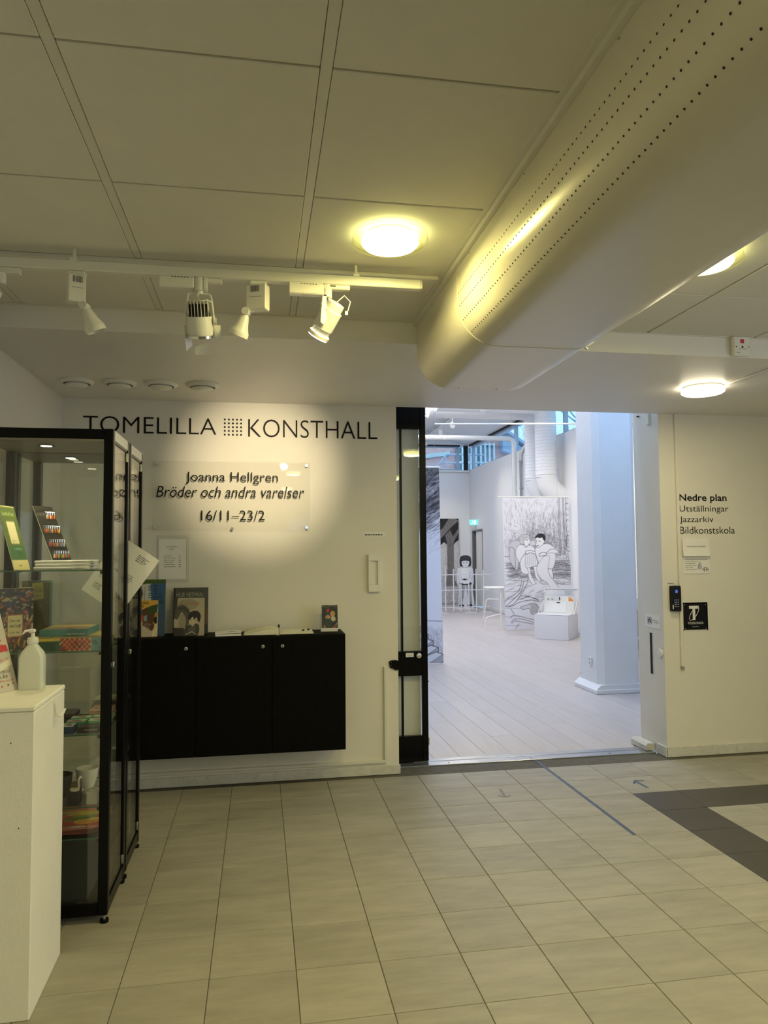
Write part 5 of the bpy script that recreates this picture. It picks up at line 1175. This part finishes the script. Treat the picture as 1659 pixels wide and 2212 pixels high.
b.obj('tape_arrow', None, label='faded worn tape arrow on the floor to the left of the tape line', category='floor tape')

# ============================================================ GALLERY: DUCTS, PIPES, TRACK
def bend(pts, r, n=6):
    P = [Vector(p) for p in pts]; out = [P[0]]
    for i in range(1, len(P)-1):
        a = (P[i-1]-P[i]).normalized(); c = (P[i+1]-P[i]).normalized()
        s_, e_ = P[i]+a*r, P[i]+c*r
        for k in range(n+1):
            t_ = k/n; out.append(s_*(1-t_)**2+P[i]*2*t_*(1-t_)+e_*t_*t_)
    out.append(P[-1]); return out
for (cx, cy, lab) in ((5.325, 12.9, 'fat white ribbed ventilation pipe nearer the banner, turning into the wall'), (5.37, 13.55, 'fat white ventilation pipe just behind the ribbed one')):
    t = thing('ventilation_pipe', lab, 'ventilation pipe', (cx, cy, 3), 'white ventilation pipes in the gallery')
    MB().tube(bend([(3.2, cy, 4.26), (cx, cy, 4.26), (cx, cy, 2.85)], .28), .20, M['gwall'], 28).obj('pipe', t, smooth=True)
    MB().tube([(cx, cy, 2.88), (cx+.03, cy, 2.74), (cx+.12, cy, 2.60), (5.66, cy, 2.46)], .203, M['gwall'], 28).obj('elbow', t, smooth=True)
    b = MB()
    for k in range(17): b.lathe([(.2, -.006), (.206, 0), (.2, .006)], (cx, cy, 2.98+.062*k), (0, 0, 1), M['gwall'], 28)
    b.obj('ribs', t, kind='stuff')
    MB().lathe([(.205, -.01), (.212, 0), (.205, .01)], (cx, cy, 2.90), (0, 0, 1), M['gwall'], 28).obj('collar', t)
t = thing('heating_pipe', 'thick white pipe running under the gallery ceiling and bending down', 'pipe', (5.43, 15, 3.9))
MB().tube(bend([(2.0, 15, 3.90), (5.46, 15, 3.925), (5.46, 15, .02)], .16), .052, M['white'], 16).obj('pipe', t, smooth=True)
MB().lathe([(.052, -.02), (.057, -.018), (.057, .018), (.052, .02)], (3.9, 15, 3.912), (1, 0, 0), M['white'], 16).obj('coupling', t)
t = thing('thin_pipe', 'thin grey pipe with clamps on the right gallery wall behind the thick pipe', 'pipe', (5.6, 15.2, 2))
MB().cyl((5.60, 15.0, .02), (5.60, 15.0, 3.45), .022, M['grey'], 12).tube(smooth([(5.60, 15.0, 3.45), (5.60, 14.95, 3.6), (5.60, 14.7, 3.72), (5.60, 14.2, 3.78)]), .03, M['white'], 10).obj('pipe', t)
for z in (3.40, 2.82): MB().box(5.60, 5.645, 14.97, 15.03, z, z+.03, M['grey']).lathe([(.03, 0), (.03, .03)], (5.60, 15.0, z), (0, 0, 1), M['grey'], 14).obj('clamp', t)
t = thing('ceiling_rod', 'thin white horizontal rod across the gallery below the ceiling', 'rod', (4, 10, 3.3))
MB().cyl((2.46, 10, 3.295), (5.64, 10, 3.37), .012, M['white'], 10).cyl((2.47, 10, 3.30), (2.47, 10, 4.6), .004, M['grey'], 6).obj('rod', t)
t = thing('gallery_track', 'long spotlight track on the gallery ceiling', 'lighting track', (4.25, 16, 4.5))
MB().box(4.235, 4.265, 12.0, 18.9, 4.49, 4.515, M['grey'], bev=.003).obj('rail', t)
for y in (13, 15.5, 18): MB().cyl((4.25, y, 4.515), (4.25, y, 4.61), .005, M['grey'], 8).obj('hanger', t)
def gspot(x, y, z, tgt, lab, on=.0, top=4.49):
    t = thing('gallery_spotlight', lab, 'spotlight', (x, y, top), 'spotlights in the gallery')
    MB().box(x-.02, x+.02, y-.10, y+.10, top-.045, top-.0005, M['white'], bev=.003).obj('gear_box', t)
    MB().cyl((x, y, top-.045), (x, y, z+.05), .010, M['white'], 10).obj('neck', t)
    ax = (Vector(tgt)-Vector((x, y, z))).normalized()
    MB().lathe([(.035, -.08), (.05, -.07), (.055, .06), (.052, .065)], (x, y, z), ax, M['white'], 22).obj('head', t, smooth=True)
    MB().lathe([(.048, .060), (0, .062)], (x, y, z), ax, M['lampG'], 20).obj('lens', t)
    if on:
        l_ = light('SPOT', 'gallery_beam', Vector((x, y, z))+ax*.09, on, (1, .86, .62), spot_size=math.radians(58), spot_blend=.9, shadow_soft_size=.03); aim(l_, tgt)
gspot(4.25, 18.3, 4.30, (3.9, 14.5, 1.5), 'farthest gallery spotlight on the track', 50)
gspot(4.25, 17.4, 4.32, (5.6, 15.3, 1.6), 'second farthest gallery spotlight on the track', 90)
gspot(4.25, 16.7, 4.32, (4.9, 19.0, 1.2), 'middle gallery spotlight on the track', 90)
gspot(4.25, 15.6, 4.30, (3.4, 12, 1.5), 'nearest gallery spotlight of the row on the track', 40)
gspot(3.88, 12.2, 4.0, (3.2, 9.0, 1.0), 'single bright gallery spotlight near the top edge of the doorway', 60, 4.61)
gspot(3.3, 9.4, 4.2, (5.64, 12.4, 1.4), 'gallery spotlight above the sitting figures banner', 300, 4.61)
gspot(3.9, 11.0, 4.2, (5.64, 9.9, 1.4), 'gallery spotlight aimed at the wall behind the pillar', 260, 4.61)

# ============================================================ GALLERY: BANNERS AND CUT-OUTS
K = (70, 68, 72); P_ = (222, 222, 230)
def banner_map(pts):
    o = []
    for x, y in pts:
        t_ = (y-85)/1855.; o.append(((x-155-45*t_)/(990-20*t_)*100, t_*187))
    return o
cv = Cv(170, 310, 100, 187, P_)
r_ = np.random.default_rng(2)
def B(pts, wd=.5, col=K, al=1.): cv.curve(banner_map(pts), wd, col, al)
def BS(pts, fill, wd=.36, col=(88, 86, 92)): cv.shape(banner_map(pts), fill, col, wd)
def dens(x, y):
    # darker round the figures and low on the wall
    d1 = math.exp(-(((x-48)/34)**2+((y-68)/26)**2)); return min(1, .12+.9*d1+.25*(y > 20)*(x > 35))
cv.hatch(2, 98, 2, 98, 5200, 6, PI/2, (112, 110, 116), .40, .40, dens, 1)
cv.hatch(2, 98, 30, 96, 2600, 5, .5, (80, 78, 84), .40, .42, lambda x, y: math.exp(-(((x-45)/36)**2+((y-70)/20)**2)), 2)
cv.hatch(2, 96, 93, 125, 900, 12, .0, (85, 83, 88), .45, .45, lambda x, y: .3+.7*(y < 115), 3)
cv.hatch(0, 60, 128, 150, 60, 12, -.4, (100, 98, 104), .45, .5, None, 4)
for x in (985, 1005, 1055, 1070): B([(x, 80), (x+4, 500), (x+10, 900)], .6, (95, 94, 100))
for y0 in (90, 175, 410, 630, 690): B([(1140, y0), (1105, y0+5), (1108, y0+150), (1150, y0+160)], .6, (80, 78, 84))
B([(930, 905), (1010, 905)], .6); B([(925, 985), (1150, 990)], .6); B([(180, 920), (270, 920)], .5)
for y in (1010, 1045, 1090, 1130, 1180, 1250, 1330, 1410, 1640, 1760, 1880): B([(185, y), (420, y+4)], .35, (120, 118, 124)); B([(900, y*.985), (1155, y)], .35, (130, 128, 134))
BS([(270, 730), (330, 700), (420, 700), (420, 760), (380, 1080), (340, 1090), (270, 990), (260, 860)], (198, 198, 206)); B([(275, 790), (330, 830), (345, 1080)], .5)
BS([(560, 705), (640, 700), (650, 760), (570, 770)], (206, 206, 212))
# left figure
BS([(520, 1070), (560, 1070), (575, 1180), (640, 1300), (590, 1310), (545, 1240), (530, 1150)], (226, 226, 232)); BS([(610, 1050), (660, 1040), (665, 1160), (705, 1240), (700, 1285), (640, 1210), (625, 1130)], (226, 226, 232))
BS([(350, 850), (380, 780), (440, 755), (560, 765), (620, 790), (640, 850), (670, 1040), (640, 1060), (600, 1060), (520, 1080), (540, 1160), (480, 1168), (430, 1130), (410, 1020), (365, 940)], (226, 226, 232))
BS([(500, 870), (550, 845), (620, 850), (650, 920), (675, 1035), (600, 1065), (500, 1078), (490, 950)], (220, 220, 228)); BS([(500, 850), (550, 838), (640, 855), (640, 885), (560, 870), (510, 895)], (228, 228, 232), .6); B([(410, 1020), (430, 960), (480, 890), (510, 880)], .5)
for k in range(5): B([(530+26*k, 880), (525+28*k, 980), (520+30*k, 1050)], .25, (130, 128, 134))
BS([(405, 690), (415, 640), (470, 612), (540, 620), (565, 660), (560, 690), (500, 700), (480, 740), (430, 745)], (200, 200, 204)); BS([(480, 690), (520, 655), (562, 680), (566, 720), (552, 765), (510, 775), (478, 745)], (230, 230, 234)); B([(515, 690), (535, 688)], .7); B([(540, 748), (558, 750)], .8); B([(470, 760), (500, 795), (540, 770)], .5)
for k in range(7): B([(420+18*k, 640-5*(k % 3)), (430+18*k, 670), (425+16*k, 700)], .25, (140, 138, 142))
# right figure
BS([(650, 800), (760, 750), (850, 755), (965, 850), (940, 880), (780, 905), (760, 1000), (700, 1040), (670, 960), (640, 860)], (226, 226, 232)); BS([(780, 890), (920, 880), (925, 1000), (880, 1105), (820, 1100), (830, 960), (770, 940)], (222, 222, 230)); BS([(670, 1050), (760, 930), (840, 930), (820, 1100), (880, 1240), (970, 1375), (860, 1375), (800, 1290), (720, 1240), (665, 1150)], (224, 224, 230)); BS([(820, 1105), (870, 1105), (892, 1180), (888, 1245), (850, 1200)], (226, 226, 230), .5)
BS([(700, 890), (750, 865), (800, 880), (790, 905), (740, 915), (700, 920)], (228, 228, 232), .7); B([(800, 870), (870, 820), (920, 830)], .5)
BS([(645, 690), (660, 660), (740, 650), (775, 690), (760, 740), (700, 795), (665, 790), (648, 740)], (230, 230, 234)); BS([(640, 660), (670, 615), (730, 598), (780, 625), (790, 680), (770, 700), (755, 680), (740, 655), (700, 665), (680, 650)], (44, 42, 44)); B([(665, 690), (652, 730), (668, 735)], .5); B([(690, 705), (715, 708)], .8); B([(672, 772), (692, 768)], .9)
# deer-like roots / dog
for q in ([(440, 1240), (420, 1330), (380, 1410), (300, 1470), (200, 1540), (190, 1620)], [(470, 1245), (450, 1340), (410, 1430), (300, 1530), (210, 1610)], [(525, 1255), (500, 1330), (440, 1430), (330, 1570), (230, 1620)], [(190, 1620), (300, 1610), (400, 1560), (560, 1535), (680, 1560)], [(400, 1520), (540, 1490), (680, 1530)], [(420, 1470), (560, 1490), (690, 1550)]): B(q, .6)
BS([(415, 1635), (440, 1618), (520, 1600), (560, 1580), (640, 1590), (690, 1660), (690, 1740), (620, 1740), (570, 1720), (540, 1650), (450, 1665)], (206, 206, 212), .6)
for k in range(9): B([(560+12*k, 1590), (570+12*k, 1650), (575+12*k, 1720)], .4, (110, 108, 112))
for q in ([(270, 1780), (300, 1745), (400, 1755), (520, 1790), (610, 1810)], [(280, 1840), (310, 1800), (400, 1790), (520, 1820), (610, 1850)], [(285, 1850), (330, 1820), (400, 1830), (600, 1870)], [(275, 1650), (320, 1730)], [(390, 1860), (340, 1925)]): B(q, .55)
t = thing('hanging_banner', 'large white banner with a pencil drawing of two sitting figures in the gallery', 'banner', (4.95, 12.35, 2.45))
BY = 12.35
picture('drawn_cloth', cv, (4.286, BY, .085), (1.255, 0, 0), (-.030, 0, 2.345), t, M['cloth'], bulge=lambda u, v: .012*np.sin(u*9+v*1.5))
MB().add([(4.285, BY+.0145, .085), (5.54, BY+.0145, .085), (5.51, BY+.0145, 2.43), (4.255, BY+.0145, 2.43)], [(0, 3, 2, 1)], M['gwall']).obj('cloth_back', t)
MB().cyl((4.17, BY, 2.440), (5.55, BY, 2.440), .011, M['white'], 12).obj('hanging_rod', t)
b = MB()
for x in (4.45, 5.3): b.cyl((x, BY, 2.44), (x, BY, 4.5), .0015, M['grey'], 5)
b.obj('wires', t)
# left drape
cv = Cv(120, 300, 100, 325, (222, 224, 236))
cv.poly([(0, 0), (100, 0), (100, 68), (0, 120)], (84, 82, 88)).poly([(56, 46), (100, 20), (100, 34), (60, 70)], (170, 168, 174)).poly([(60, 90), (100, 68), (100, 84), (40, 130)], (176, 174, 182))
cv.hatch(0, 100, 0, 110, 900, 14, -.6, (40, 38, 42), .8, .5, None, 11).hatch(40, 100, 0, 110, 350, 12, -.6, (190, 188, 196), .7, .45, None, 12).hatch(20, 100, 100, 170, 260, 16, -.7, (150, 150, 160), .6, .35, lambda x, y: max(0, 1-(y-100)/60), 13)
cv.hatch(50, 100, 262, 318, 500, 8, 1.2, (140, 142, 158), .6, .35, None, 14).line([(40, 253), (100, 256)], .8, (120, 120, 130))
for k in range(5):
    x0, y0 = 66+8*k-14, 262+11*k; cv.poly([(x0-30, y0+14), (x0+4, y0), (x0+16, y0+4), (x0-14, y0+24)], (214, 216, 228)).line([(x0-30, y0+14), (x0+4, y0), (x0+16, y0+4), (x0-14, y0+24)], 1.0, K).poly([(x0+16, y0+4), (x0+16, y0+16), (x0-14, y0+36), (x0-14, y0+24)], (170, 172, 186)).line([(x0+16, y0+4), (x0+16, y0+16), (x0-14, y0+36)], 1.0, K)
t = thing('hanging_drape', 'tall hanging cloth with drawn dark tree and stone steps beside the black door', 'banner', (2, 9.4, 2.6))
picture('drawn_cloth', cv, (1.573, 9.4, .006), (.815, 0, 0), (-.032, 0, 2.585), t, M['cloth'], bulge=lambda u, v: .02*np.sin(u*7+1)+.004*np.sin(v*9))
MB().cyl((1.45, 9.4, 2.60), (2.37, 9.4, 2.60), .012, M['white'], 12).obj('hanging_rod', t)
b = MB()
for x in (1.6, 2.3): b.cyl((x, 9.4, 2.60), (x, 9.4, 4.6), .0015, M['grey'], 5)
b.obj('wires', t)
# tree banner far away
cv = Cv(90, 190, 100, 300, (206, 202, 200)); cv.poly([(0, 0), (100, 0), (100, 76), (80, 88), (74, 96), (44, 92), (30, 84), (10, 98), (0, 102)], (34, 32, 32))
cv.poly([(-4, 50), (24, 36), (54, 0), (84, 0), (100, 8), (66, 30), (30, 60), (0, 84)], (128, 122, 120)).poly([(34, 240), (44, 200), (45, 90), (36, 60), (60, 40), (72, 64), (100, 34), (100, 50), (76, 84), (76, 180), (80, 220), (92, 240)], (124, 118, 116)).poly([(0, 30), (10, 20), (14, 300), (0, 300)], (120, 116, 114))
cv.hatch(0, 100, 0, 300, 1300, 7, 1.3, (80, 76, 76), .9, .3, lambda x, y: 1 if 34 < x < 74 else .25, 21).hatch(0, 100, 200, 300, 700, 5, .2, (130, 128, 126), .8, .5, None, 22).hatch(0, 100, 0, 100, 300, 7, 1.0, (60, 58, 58), 1, .4, None, 23)
t = thing('tree_banner', 'tall banner with a drawn grey tree trunk on the far gallery wall', 'banner', (4.95, 19, 2.36))
picture('drawn_cloth', cv, (4.72, 19.02, .085), (.59, 0, 0), (0, 0, 2.27), t, M['cloth']); MB().box(4.71, 5.32, 19.035, 19.05, .08, 2.37, M['white']).obj('backing_board', t)
# girl cut-out (a flat standing board)
t = thing('girl_cutout', 'flat standing cut-out of a drawn girl with black bob hair and folded arms', 'cut-out figure', (5.15, 17.9, 0))
YG = 17.9; sk = (5.155, YG, .02)
def g(nm, pts, m, lay=0): MB().prism(smooth(pts, True, 4), (5.16, YG-.003*lay+(0 if lay else .012), .02), (1, 0, 0), (0, 0, 1), (0, -1, 0), .0025 if lay else .012, m).obj(nm, t)
M['gtrous'] = mat('drawn_grey_trousers', (.33, .33, .34), .7, var=.3, vscale=12); M['gwhite'] = mat('drawn_white_card', (.72, .73, .75), .7, var=.02)
g('board', [(-.17, .0), (.20, .0), (.19, .5), (.22, .70), (.20, 1.0), (.12, 1.04), (.16, 1.10), (.16, 1.28), (.10, 1.36), (0, 1.38), (-.10, 1.36), (-.16, 1.28), (-.16, 1.10), (-.12, 1.04), (-.20, 1.0), (-.22, .70), (-.17, .5)], M['gwhite'])
for s_ in (-1, 1): g('trouser_leg', [(s_*.015, .60), (s_*.13, .62), (s_*.15, .4), (s_*.16, .12), (s_*.10, .10), (s_*.05, .35)], M['gtrous'], 1); g('shoe', [(s_*.06, .10), (s_*.16, .10), (s_*.16, .03), (s_*.06, .03)], M['ink'], 2)
g('belt', [(-.13, .66), (.13, .66), (.13, .60), (-.13, .60)], M['ink'], 2); g('blouse', [(-.12, .66), (.12, .66), (.14, .95), (.06, 1.03), (-.06, 1.03), (-.14, .95)], M['paper'], 3)
g('arm', [(-.19, .96), (-.13, .98), (-.11, .80), (.02, .74), (.0, .70), (-.16, .74)], M['gwhite'], 4); g('arm', [(.19, .96), (.13, .98), (.11, .82), (-.04, .77), (-.04, .73), (.16, .76)], M['gwhite'], 4)
b = MB().tube([(5.03, YG-.018, .76), (5.16, YG-.018, .745), (5.26, YG-.018, .775)], .004, M['ink'], 5).tube([(5.05, YG-.018, .79), (5.04, YG-.018, .95)], .003, M['ink'], 5).tube([(5.27, YG-.018, .79), (5.28, YG-.018, .95)], .003, M['ink'], 5); b.obj('drawn_lines', t)
g('hair', [(-.14, 1.08), (-.155, 1.22), (-.12, 1.32), (0, 1.35), (.12, 1.32), (.155, 1.22), (.14, 1.08), (.08, 1.07), (-.08, 1.07)], M['ink'], 5); g('face', [(-.085, 1.20), (.085, 1.20), (.09, 1.12), (.05, 1.06), (0, 1.035), (-.05, 1.06), (-.09, 1.12)], M['gwhite'], 6)
b = MB()
for x in (-.04, .04): b.prism([(x-.017, 1.15), (x+.017, 1.15), (x+.014, 1.168), (x-.014, 1.168)], (5.16, YG-.021, .02), (1, 0, 0), (0, 0, 1), (0, -1, 0), .001, M['ink'])
b.prism([(-.014, 1.075), (.014, 1.075), (0, 1.083)], (5.16, YG-.021, .02), (1, 0, 0), (0, 0, 1), (0, -1, 0), .001, M['ink']).prism([(-.004, 1.10), (.006, 1.10), (.0, 1.125)], (5.16, YG-.021, .02), (1, 0, 0), (0, 0, 1), (0, -1, 0), .001, M['grey']); b.obj('face_features', t)
MB().box(4.90, 5.42, YG-.10, YG+.25, .0005, .02, M['white'], bev=.003).prism([(0, 0), (.24, 0), (0, .8)], (5.15, YG+.001, .0205), (0, 1, 0), (0, 0, 1), (1, 0, 0), .012, M['white']).obj('base_board', t)
# low white fence cut-out
t = thing('white_fence', 'low white cut-out fence with thin posts in front of the tree banner', 'fence', (4.9, 17.0, 0))
for z in (.12, .53, .90): MB().box(4.0, 5.50 if z < .9 else 5.56, 16.99, 17.005, z, z+.022, M['gwhite']).obj('rail', t)
for x in (4.0, 4.2, 4.40, 4.597, 4.782, 4.978, 5.164, 5.345): MB().prism([(-.013, 0), (.013, 0), (.013, 1.0), (0, 1.03), (-.013, 1.0)], (x, 16.985, .0 if x > 5.3 else .03), (1, 0, 0), (0, 0, 1), (0, 1, 0), .012 if False else .004, M['gwhite']).obj('post', t)
for x in (4.3, 5.0, 5.40): MB().box(x-.14, x+.14, 16.90, 16.96, .0005, .012, M['white']).box(x-.01, x+.01, 16.95, 17.10, .0125, .028, M['white']).obj('foot', t)
# exit sign
t = thing('exit_sign', 'small lit turquoise emergency exit sign on the right gallery wall', 'exit sign', (5.6, 18.3, 2.2))
MB().box(5.44, 5.64, 18.38, 18.41, 2.16, 2.30, M['exit'], bev=.003).obj('sign_face', t); MB().box(5.53, 5.55, 18.39, 18.40, 2.301, 2.36, M['white']).obj('bracket', t)
b = MB(); b.box(5.555, 5.60, 18.377, 18.3795, 2.175, 2.285, M['exitw']).cyl((5.515, 18.378, 2.27), (5.515, 18.376, 2.27), .011, M['exitw'], 10)
for a_, c_ in (((5.515, 2.255), (5.505, 2.22)), ((5.505, 2.22), (5.525, 2.19)), ((5.505, 2.22), (5.48, 2.19)), ((5.513, 2.25), (5.54, 2.235))): b.cyl((a_[0], 18.377, a_[1]), (c_[0], 18.377, c_[1]), .006, M['exitw'], 6)
b.obj('pictogram', t)
# café table and frames
t = thing('high_table', 'white round tube-legged table left of the sitting figures banner', 'table', (4.42, 13.2, 0))
MB().lathe([(0, .770), (.27, .770), (.28, .778), (.28, .792), (.27, .797), (0, .797)], (4.46, 13.25, 0), (0, 0, 1), M['white'], 36).obj('table_top', t, smooth=True)
for x, y in ((4.44, 13.05), (4.72, 14.0)): MB().cyl((x, min(y, 13.42), .001), (x if x < 4.6 else 4.60, min(y, 13.42), .769), .012, M['white'], 10).obj('leg', t)
MB().tube(bend([(4.40, 13.05, .57), (4.24, 13.3, .57), (4.22, 13.5, .001)], .08), .011, M['white'], 8).obj('side_loop', t, smooth=True)
MB().tube(bend([(4.42, 13.03, .30), (4.12, 13.0, .24), (4.10, 12.98, .001)], .07), .011, M['white'], 8).obj('foot_loop', t, smooth=True)
for k, (y, z0, z1, l_, w_) in enumerate(((16.0, 1.38, 1.78, 'upper small framed drawing on the right gallery wall left of the banner', .25), (15.75, .62, 1.34, 'lower dark framed picture on the right gallery wall left of the banner', .32))):
    t = thing('framed_picture', l_, 'picture', (5.64, y, z0)); MB().box(5.605, 5.645, y-w_, y+w_, z0, z1, M['ink' if k else 'grey'], bev=.003).obj('frame', t); MB().box(5.602, 5.6045, y-w_+.03, y+w_-.03, z0+.03, z1-.03, M['paper' if not k else 'gtrous']).obj('print', t)
# white display box
t = thing('display_box', 'white box plinth with tilted display of drawings in front of the banner', 'display box', (4.95, 11.53, 0))
ang = math.atan2(-.36, .445); Rb = Matrix.Translation((4.985, 11.27, 0)) @ Matrix.Rotation(ang, 4, 'Z')
MB().box(-.572, 0, 0, .616, .0005, .410, M['gwhite'], X=Rb, bev=.004).obj('box_body', t)
MB().box(-.573, .001, -.001, -.0005, .402, .406, M['dark'], X=Rb).box(-.003, .001, -.001, .001, .0, .41, M['grey'], X=Rb).obj('edge_line', t)
MB().box(-.50, .05, .42, .43, .4105, .82, M['gwhite'], X=Rb).obj('back_panel', t)
b = MB()
for a in ((-.51, .06, .82, .835), (-.51, .06, .411, .425)): b.box(a[0], a[1], .405, .419, a[2], a[3], M['white'], X=Rb)
for x in (-.51, .048): b.box(x, x+.012, .405, .419, .4255, .8195, M['white'], X=Rb)
b.obj('frame', t)
MB().box(-.48, .03, .25, .258, .4105, .625, M['white'], X=Rb).obj('front_holder', t)
b = MB(); b.box(-.45, -.10, .246, .2495, .44, .60, M['paper'], X=Rb).box(-.26, -.20, .243, .2455, .59, .605, M['ink'], X=Rb); b.obj('sheet', t)
b = MB(); b.box(-.48, -.08, .33, .333, .60, .70, M['paper'], X=Rb).box(-.24, -.225, .327, .3295, .63, .69, M['ink'], X=Rb).box(-.37, -.345, .327, .3295, .635, .655, M['grey'], X=Rb).box(-.44, -.42, .327, .3295, .635, .66, M['grey'], X=Rb); b.obj('drawing_card', t)
MB().prism([(-.08, .62), (.01, .62), (-.02, .655), (-.08, .69)], Rb @ Vector((0, .33, 0)), Rb.to_3x3() @ Vector((1, 0, 0)), (0, 0, 1), Rb.to_3x3() @ Vector((0, 1, 0)), .002, M['orange']).obj('orange_card', t)
for x in (-.565, .050): MB().tube([Rb @ Vector((x+.02, .10, .412)), Rb @ Vector((x+.05 if x < 0 else x, .40, .62))], .006, M['white'], 6).obj('strut', t)
b = MB(); lines(b, Rb @ Vector((-.16, .418, .78)), .16, 4, .018, .006, (tuple(Rb.to_3x3() @ Vector((1, 0, 0))), (0, 0, 1), tuple(Rb.to_3x3() @ Vector((0, -1, 0)))), M['grey'], rise=.016); b.obj('print', t)
# table, papers and chairs right of / behind the pillar
t = thing('gallery_table', 'pale table against the right gallery wall seen right of the pillar', 'table', (5.2, 9.2, 0))
MB().box(4.72, 5.60, 8.75, 10.2, .70, .765, M['gwhite'], bev=.004).obj('table_top', t)
MB().box(4.76, 5.56, 8.80, 10.15, .64, .699, M['grey'], bev=.002).obj('apron', t)
for x in (5.03, 5.54):
    for y in (8.84, 10.1): MB().box(x, x+.04, y, y+.04, .0005, .6395, M['white']).obj('leg', t)
for k in range(4):
    t = thing('paper_pad', ('lowest', 'second', 'third', 'topmost')[k]+' paper pad in the pile on the table right of the pillar', 'paper pad', (4.9, 9, .77), 'paper pads on the gallery table')
    MB().box(4.78+.01*(k % 2), 5.1, 8.86, 9.1, .7655+.021*k, .7820+.021*k, M['paper'], bev=.002).obj('sheets', t)
def shell_chair(x, y, z, rz, label):
    t = thing('shell_chair', label, 'chair', (x, y, 0), 'shell chairs in the gallery')
    R = Matrix.Translation((x, y, 0)) @ Matrix.Rotation(rz, 4, 'Z')
    n, m_ = 10, 12; vs = []
    for i in range(m_+1):
        u = i/m_; 
        py, pz, hw = (-.20+.36*(u/.55), z-.01*math.sin(u*5), .20+.02*math.sin(u*5)) if u < .55 else (.16+.06*((u-.55)/.45), z+.38*((u-.55)/.45)**1.1, .21-.08*((u-.55)/.45)**2)
        for j in range(n+1):
            s_ = -1+2*j/n; vs.append(R @ Vector((hw*s_, py-(.05*s_*s_ if u > .5 else 0), pz+.05*s_*s_*(1-u))))
    fs = [(i*(n+1)+j, i*(n+1)+j+1, (i+1)*(n+1)+j+1, (i+1)*(n+1)+j) for i in range(m_) for j in range(n)]
    o_ = MB().add(vs, fs, M['gwhite']).obj('shell', t, smooth=True); md = o_.modifiers.new('s', 'SOLIDIFY'); md.thickness = .012
    for sx in (-1, 1):
        for sy in (-1, 1): MB().tube([R @ Vector((sx*.08, sy*.08, z-.02)), R @ Vector((sx*.19, sy*.18, .0005))], .010, M['grey'], 8).obj('leg', t)
shell_chair(4.05, 8.3, .44, 2.6, 'pale shell chair peeping out left behind the pillar')
shell_chair(4.90, 8.45, .30, -2.0, 'low pale shell chair seen right of the pillar under the table')

# ============================================================ OUTSIDE THE GALLERY WINDOWS
t = thing('brick_building', 'red brick building with a big white barred window outside the far windows', 'building', (5, 24, 0))
MB().box(-8, 8.55, 24, 24.6, 0, 4.36+.9, M['brick']).add([(-8, 24, 5.26), (8.55, 24, 5.26), (6.2, 24, 6.9), (-8, 24, 6.9)], [(0, 1, 2, 3)], M['brick']).obj('wall', t)
MB().prism([(8.2, 5.30), (9.15, 4.95), (9.15, 4.85), (8.55, 4.78), (8.2, 4.9)], (0, 23.6, 0), (1, 0, 0), (0, 0, 1), (0, 1, 0), 4, M['roof']).obj('eaves', t)
MB().prism([(6.2, 6.95), (9.15, 4.97), (9.15, 5.07), (6.2, 7.1)], (0, 23.5, 0), (1, 0, 0), (0, 0, 1), (0, 1, 0), 6, M['roof']).obj('roof', t)
wn = MB().box(6.62, 7.98, 23.9, 23.99, 3.6, 5.15, M['blueglass']).obj('window', t)
for k in range(9): MB().box(6.64+.16*k, 6.70+.16*k, 23.80, 23.89, 3.6, 5.2, M['white']).obj('bar', wn)
for z in (3.9, 4.5, 5.12): MB().box(6.6, 8.0, 23.85, 23.895, z, z+.05, M['white']).obj('crossbar', wn)
MB().prism([(-1, 0), (6.4, 1.0), (6.4, .86), (-1, -.16)], (0, 23.9, 3.9), (1, 0, 0), (0, 0, 1), (0, 1, 0), .09, M['worn']).obj('stair_edge', t)
t = thing('stair_railing', 'pale blue metal railing in front of the brick building outside', 'railing', (6, 22, 3.6))
b = MB()
for x in (5.75, 6.15, 6.55): b.cyl((x, 22, -.2), (x, 22, 4.5), .022, M['steelblue'], 8)
b.tube(smooth([(5.2, 22, 3.75), (5.7, 22, 4.42), (5.9, 22, 4.52), (7.0, 22, 4.52)]), .025, M['steelblue'], 8).tube([(5.7, 22, 4.25), (7.0, 22, 4.25)], .016, M['steelblue'], 8); b.obj('rails', t)
def tree(x, y, h, seed, label):
    t = thing('bare_tree', label, 'tree', (x, y, 0), 'bare trees outside the gallery')
    r = random.Random(seed); tr = MB(); br = MB()
    def grow(p, d, l, rad, lev, mb):
        pts = [p]; q = p
        for k in range(4):
            d = (d+Vector((r.uniform(-.25, .25), r.uniform(-.25, .25), r.uniform(-.1, .18)))).normalized(); q = q+d*l/4; pts.append(q)
        mb.tube(pts, [rad*(1-.12*k) for k in range(5)], M['bark'], 5 if lev else 8)
        if lev < 5:
            for k in range(3 if lev else 5):
                nd = (d+Vector((r.uniform(-1, 1), r.uniform(-1, 1), r.uniform(-.3, .6)))).normalized(); grow(pts[r.randint(1 if lev else 2, 4)], nd, l*r.uniform(.55, .75), rad*.45, lev+1, br)
    grow(Vector((x, y, 0)), Vector((0, 0, 1)), h*.42, .16, 0, tr)
    tr.obj('trunk', t); br.obj('branches', t, kind='stuff')
tree(13.5, 36, 12, 3, 'bare tree outside, right of the brick building')
tree(11.2, 20, 9, 8, 'bare tree outside, seen right of the ventilation pipes')
tree(17.5, 26, 12, 12, 'bare tree outside the window nearest the pillar')
struct('ground_outside', MB().box(-20, 40, 19.6, 60, -.3, -.2, M['roof']).box(6.0, 40, -10, 19.6, -.3, -.2, M['roof']))
